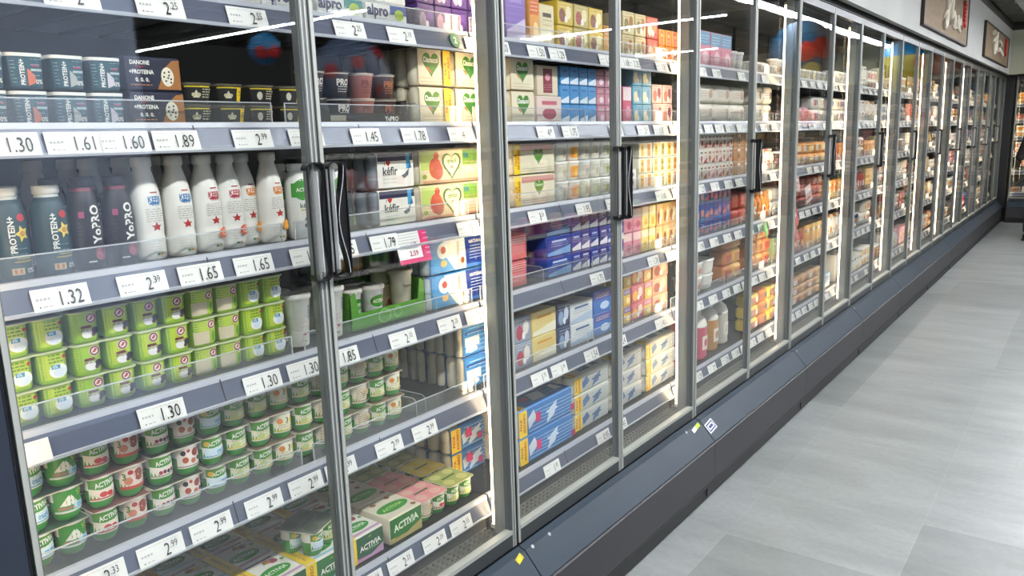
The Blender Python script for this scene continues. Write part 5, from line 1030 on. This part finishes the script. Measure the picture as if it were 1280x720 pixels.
run(4, MX1, 'speckled grey red dessert pack', 2.04, 1, .10, 2, 2); run(4, MX2, 'yellow and white dessert pack', 2.14, 1, .155, 2, 2); run(4, NVY, 'navy dessert pack', 2.298, 1, .09, 2, 2); run(4, WHB, 'white dessert pack with blue print', 2.39, 1, .165, 2, 2); run(4, BL3, 'blue violet dessert pack', 2.558, 1, .145, 2, 2)
YB3 = carton(.06, .09, .074, '#d9b04a', '#7a5a9a', '#efe0a0', 4); PK3 = carton(.11, .09, .074, '#c9596a', '#e9b04a', '#efd0c9', 3); YP3 = carton(.07, .09, .074, '#e3b84a', '#cf5f8f', '#efe0b0', 4); TP3 = carton(.15, .09, .074, '#d9a58a', '#9a5a4a', '#e9c9b0', 3)
run(4, YB3, 'yellow violet pot pack', 2.80, 1, .062, 3, 2); run(4, PK3, 'red pink fruit pot pack', 2.865, 1, .113, 3, 2); run(4, YP3, 'yellow pink pot pack', 2.98, 1, .072, 3, 2); run(4, TP3, 'salmon coloured pot pack', 3.055, 1, .155, 3, 2)
# ---- bottom shelf
for i in range(7): run(5, (AB2, AB1)[i % 2], 'yoghurt box with yellow strap', 1.2535 - .134 * (6 - i), 1, .134, 1, 3, jit=.001)
run(5, AH, 'green fronted yoghurt box with cream top', 1.409, 1, .134, 1, 3)
for r_, (p, lk) in enumerate(((AP_P, 'yoghurt pack with pink lids'), (AP_P, 'yoghurt pack with pink lids, second back'), (AP_G, 'yoghurt pack with olive lids, rear left'))): p.put((X5 - .064 - r_ * .128, 1.608, DECK[5] + .0), lk + ', bottom shelf', 'loose yoghurt packs on the bottom shelf', .01)
for r_, (p, lk) in enumerate(((AP_G, 'yoghurt pack with green bands, front right'),)): p.put((X5 - .064 - r_ * .128, 1.735, DECK[5] + .0), lk + ', bottom shelf', 'loose yoghurt packs on the bottom shelf', .01)
for r_, (p, lk) in enumerate(((AP_Y, 'yoghurt pack with yellow lids'), (AP_G, 'yoghurt pack with olive lids at the back'))): p.put((X5 - .064 - (r_ + 1) * .128, 1.735 + .01, DECK[5] + .0), lk + ', bottom shelf', 'loose yoghurt packs on the bottom shelf', .01)
AP6.put((X5 - .075, 1.19, DECK[5] + .0795), 'yoghurt pack lying on top of the strapped boxes, bottom shelf', 'loose yoghurt packs on the bottom shelf', .35)
run(5, BB, 'blue bottle pack with yellow band beside the yoghurts', 1.822, 1, .20, 2, 2, fx=-1.665, alt=[banded(.195, .115, .088, '#3f84c2', '#dfe9f0', '#dcebf5', 0, True)])
run(5, BBL, 'long blue bottle pack with yellow band', 2.025, 1, .37, 2, 3, fx=-1.535)
run(5, BW, 'white bottle pack with yellow band', 2.40, 2, .288, 3, 3, fx=-1.545); run(5, BW2, 'off white bottle pack with yellow band', 2.985, 1, .315, 3, 3, fx=-1.54)

# ---- doors five and on
PAL = {'light': ['#e4dfd2', '#d9d4c8', '#e9e6de', '#dcd8d6'], 'warm': ['#dfb46a', '#d9973f', '#e3c85a', '#c9803a'], 'red': ['#b5453c', '#c9605a', '#a5382f', '#d98a7a'], 'blue': ['#5b86b8', '#3f6aa5', '#8fb2cf', '#4a5fa0'], 'pink': ['#d98fa3', '#c96f8a', '#e3b0b8'], 'brown': ['#9a6f50', '#7a553f', '#b58f6a'], 'green': ['#8fae5a', '#5f8f4a', '#b5c48a'], 'dark': ['#3a3536', '#4f4a4a']}
NAMES = {'light': 'white', 'warm': 'yellow orange', 'red': 'red', 'blue': 'blue', 'pink': 'pink', 'brown': 'brown', 'green': 'green', 'dark': 'dark'}
KC = {}
def generic(style, pal, w_, h, v):
    k = (style, pal, round(w_, 3), round(h, 3), v)
    if k in KC: return KC[k]
    r = random.Random(str(k)); c = r.choice(PAL[pal]); c2 = r.choice(PAL[r.choice(['light', pal, 'warm', 'red'])]); c3 = r.choice([WH, '#6a5a4a', '#3f5f8a', '#a5452f'])
    if style == 'carton': p = carton(w_, .085, h, c, c2, c3, v % 5)
    elif style == 'tub': p = tub(w_, h, '#e3dfd4', c, c2)
    elif style == 'film': p = film_pack(w_, .09, h, c, c2, c3)
    elif style == 'cup': p = tall_cup('yogurt_cup', c, [('R', -.03, h * .3, .03, h * .6, c2), ('E', 0, h * .45, .012, .012, c3)], WH, h, w_ / 2 / 1.1); p.w = w_
    elif style == 'drink': 
        r0 = w_ / 2; p = bottle('drink_bottle', 'bottle', [(.9, 0, c), (1.0, .005, c), (1.0, h * .6, c), (.8, h * .74, c), (.5, h * .86, c), (.5, h * .88, c)], [('R', -.02, h * .2, .02, h * .5, c2), ('E', 0, h * .35, .01, .012, c3)], [(.55, h * .88, c2), (.58, h * .885, c2), (.58, h * .98, c2), (.5, h, c2)], h, r0, n=16)
    KC[k] = p; return p
SN = {'carton': 'carton', 'tub': 'tub', 'film': 'wrapped pack', 'cup': 'cup', 'drink': 'bottle'}
def fill(shelf, y0, y1, specs):
    """specs: list of (style, palette, width, height, layers, share)"""
    tot = sum(s[5] for s in specs); y = y0
    for st, pal, w_, h, ly, share in specs:
        span = (y1 - y0) * share / tot; n = max(1, int(span / (w_ + .002))); pr = [generic(st, pal, w_, h, v) for v in range(2)]
        run(shelf, pr[0], NAMES[pal] + ' ' + SN[st], y, n, min(span / n, w_ + .006), ly, 1, pr); y += span
def sy(d):
    a, b_ = dy(d); return min(15.1, a * 1.1), min(15.18, b_ * 1.1)     # stretch of shelf seen through door d
def bay(d, *shelves):
    a, b_ = sy(d)
    if b_ - a < .3: return
    for k, sp_ in enumerate(shelves): fill(k, a + .01, b_ - .005, sp_)
PIB = carton(.13, .09, .165, '#d98a9c', '#6f9fc0', '#e9c0c4', 4); a, b_ = sy(5)
run(0, PIB, 'tall pink carton with blue top', a + .02, 3, .132); run(0, generic('cup', 'light', .075, .10, 0), 'white cup', a + .44, 2, .09, 1)
run(1, film_pack(.20, .10, .088, '#e3ddcf', '#e9e4d8', '#c9a892'), 'cream wrapped pack', a + .01, 3, .205, 2); fill(2, a, b_, [('carton', 'light', .042, .072, 3, 2), ('carton', 'brown', .05, .072, 3, 1)])
fill(3, a, b_, [('carton', 'blue', .052, .078, 3, 2), ('film', 'red', .11, .085, 2, 1.1)]); fill(4, a, b_, [('tub', 'light', .13, .075, 2, 1.2), ('film', 'warm', .11, .080, 3, 1)])
fill(5, a - .14, a + .04, [('film', 'red', .15, .08, 3, 1)])
J1 = jug('#c85a72'); J2 = jug('#b98a4a'); J3 = jug('#cfcabc')
for i, (jj, yy, xx, lk) in enumerate(((J1, .13, -1.585, 'pink filled plastic jug with ribbed body, front'), (J1, .20, -1.70, 'pink filled plastic jug standing behind'), (J2, .31, -1.60, 'amber filled plastic jug with ribbed body'), (J3, .47, -1.61, 'milky white plastic jug by the door meeting'))): jj.put((xx, a + yy, DECK[5]), lk + ', bottom shelf', None, 0)
bay(6, [('film', 'light', .12, .07, 1, 1), ('cup', 'light', .075, .10, 1, 1)], [('film', 'light', .15, .095, 2, 1), ('carton', 'dark', .07, .1, 1, .5)], [('drink', 'light', .06, .12, 1, 1), ('cup', 'brown', .07, .10, 1, .6)],
    [('drink', 'warm', .065, .15, 1, 1), ('film', 'light', .10, .08, 2, 1)], [('film', 'warm', .11, .08, 3, 1.2), ('carton', 'green', .07, .14, 1, .8)], [('film', 'warm', .15, .07, 3, 1)])
bay(7, [('tub', 'light', .10, .07, 1, 1)], [('film', 'pink', .12, .09, 1, 1), ('film', 'light', .12, .08, 2, 1)], [('film', 'warm', .13, .07, 2, 1)], [('film', 'red', .12, .06, 3, 1)], [('drink', 'red', .06, .14, 1, .6), ('carton', 'warm', .055, .15, 1, 1)], [('film', 'brown', .16, .06, 3, 1)])
bay(8, [('cup', 'light', .075, .09, 1, 1)], [('film', 'light', .12, .08, 2, 1)], [('carton', 'warm', .07, .12, 1, 1)], [('carton', 'warm', .06, .13, 1, 1), ('film', 'green', .1, .08, 2, .5)], [('drink', 'light', .07, .16, 1, 1)], [('carton', 'blue', .16, .10, 1, .9), ('carton', 'light', .09, .2, 1, 1)])
styles = [('film', .13, .075, 2), ('carton', .08, .12, 1), ('tub', .10, .07, 2), ('cup', .075, .11, 1), ('drink', .065, .16, 1), ('carton', .11, .08, 2), ('film', .16, .09, 2)]
pals = ['light', 'light', 'warm', 'red', 'brown', 'light', 'green', 'pink', 'warm', 'blue', 'dark', 'light']
r9 = random.Random(42)
for d in range(9, 23):
    sh = []
    for k in range(6):
        n = 2
        sh.append([(s[0], r9.choice(pals), s[1], s[2], s[3], r9.uniform(.7, 1.3)) for s in (r9.choice(styles) for _ in range(n))])
    bay(d, *sh)
# packs on the added shelving, met only in the door reflections
gc = 0
for i in range(7):
    for z in (.12, .47, .82, 1.17):
        for j in range(4):
            st = r9.choice(['carton', 'film', 'carton']); p = generic(st, r9.choice(pals), .24, r9.choice([.18, .22, .15]), j % 2)
            p.put((2.63, 4.2 + i * 1.36 + .2 + j * .32, z + .0005), '%s on the added shelving across the aisle, bay %s, %s level, %s place' % (NAMES.get('x', 'grocery pack'), ORD[i + 1], ('lowest', 'lower', 'upper', 'highest')[int(z / .35)], ORD[j + 1]), 'added grocery packs across the aisle', PI)
# end wall cabinets: sliced meat and cheese packs in rows, facing back down the aisle
ec = 0
for k in range(6):
    for m_ in range(3):
        for i in range(8):
            if r9.random() < .12: continue
            p = generic(r9.choice(['film', 'tub', 'carton']), r9.choice(['red', 'light', 'light', 'pink', 'brown', 'warm']), .135, .09, i % 2)
            x = ENDX + MW * m_ + .09 + i * .158
            ly = 2 if p.h < .1 and r9.random() < .5 else 1
            for l in range(ly):
                o = p.put((x, ENDY - FX + .05, DECK[k] + l * (p.h + .001)), 'food pack in end wall cabinet, %s from the corner, %s, %s' % (ORD[min(23, m_ * 8 + i + 1)], SHELF[k], ('lower', 'upper')[l]), 'food packs in the end wall cabinets', -PI / 2)
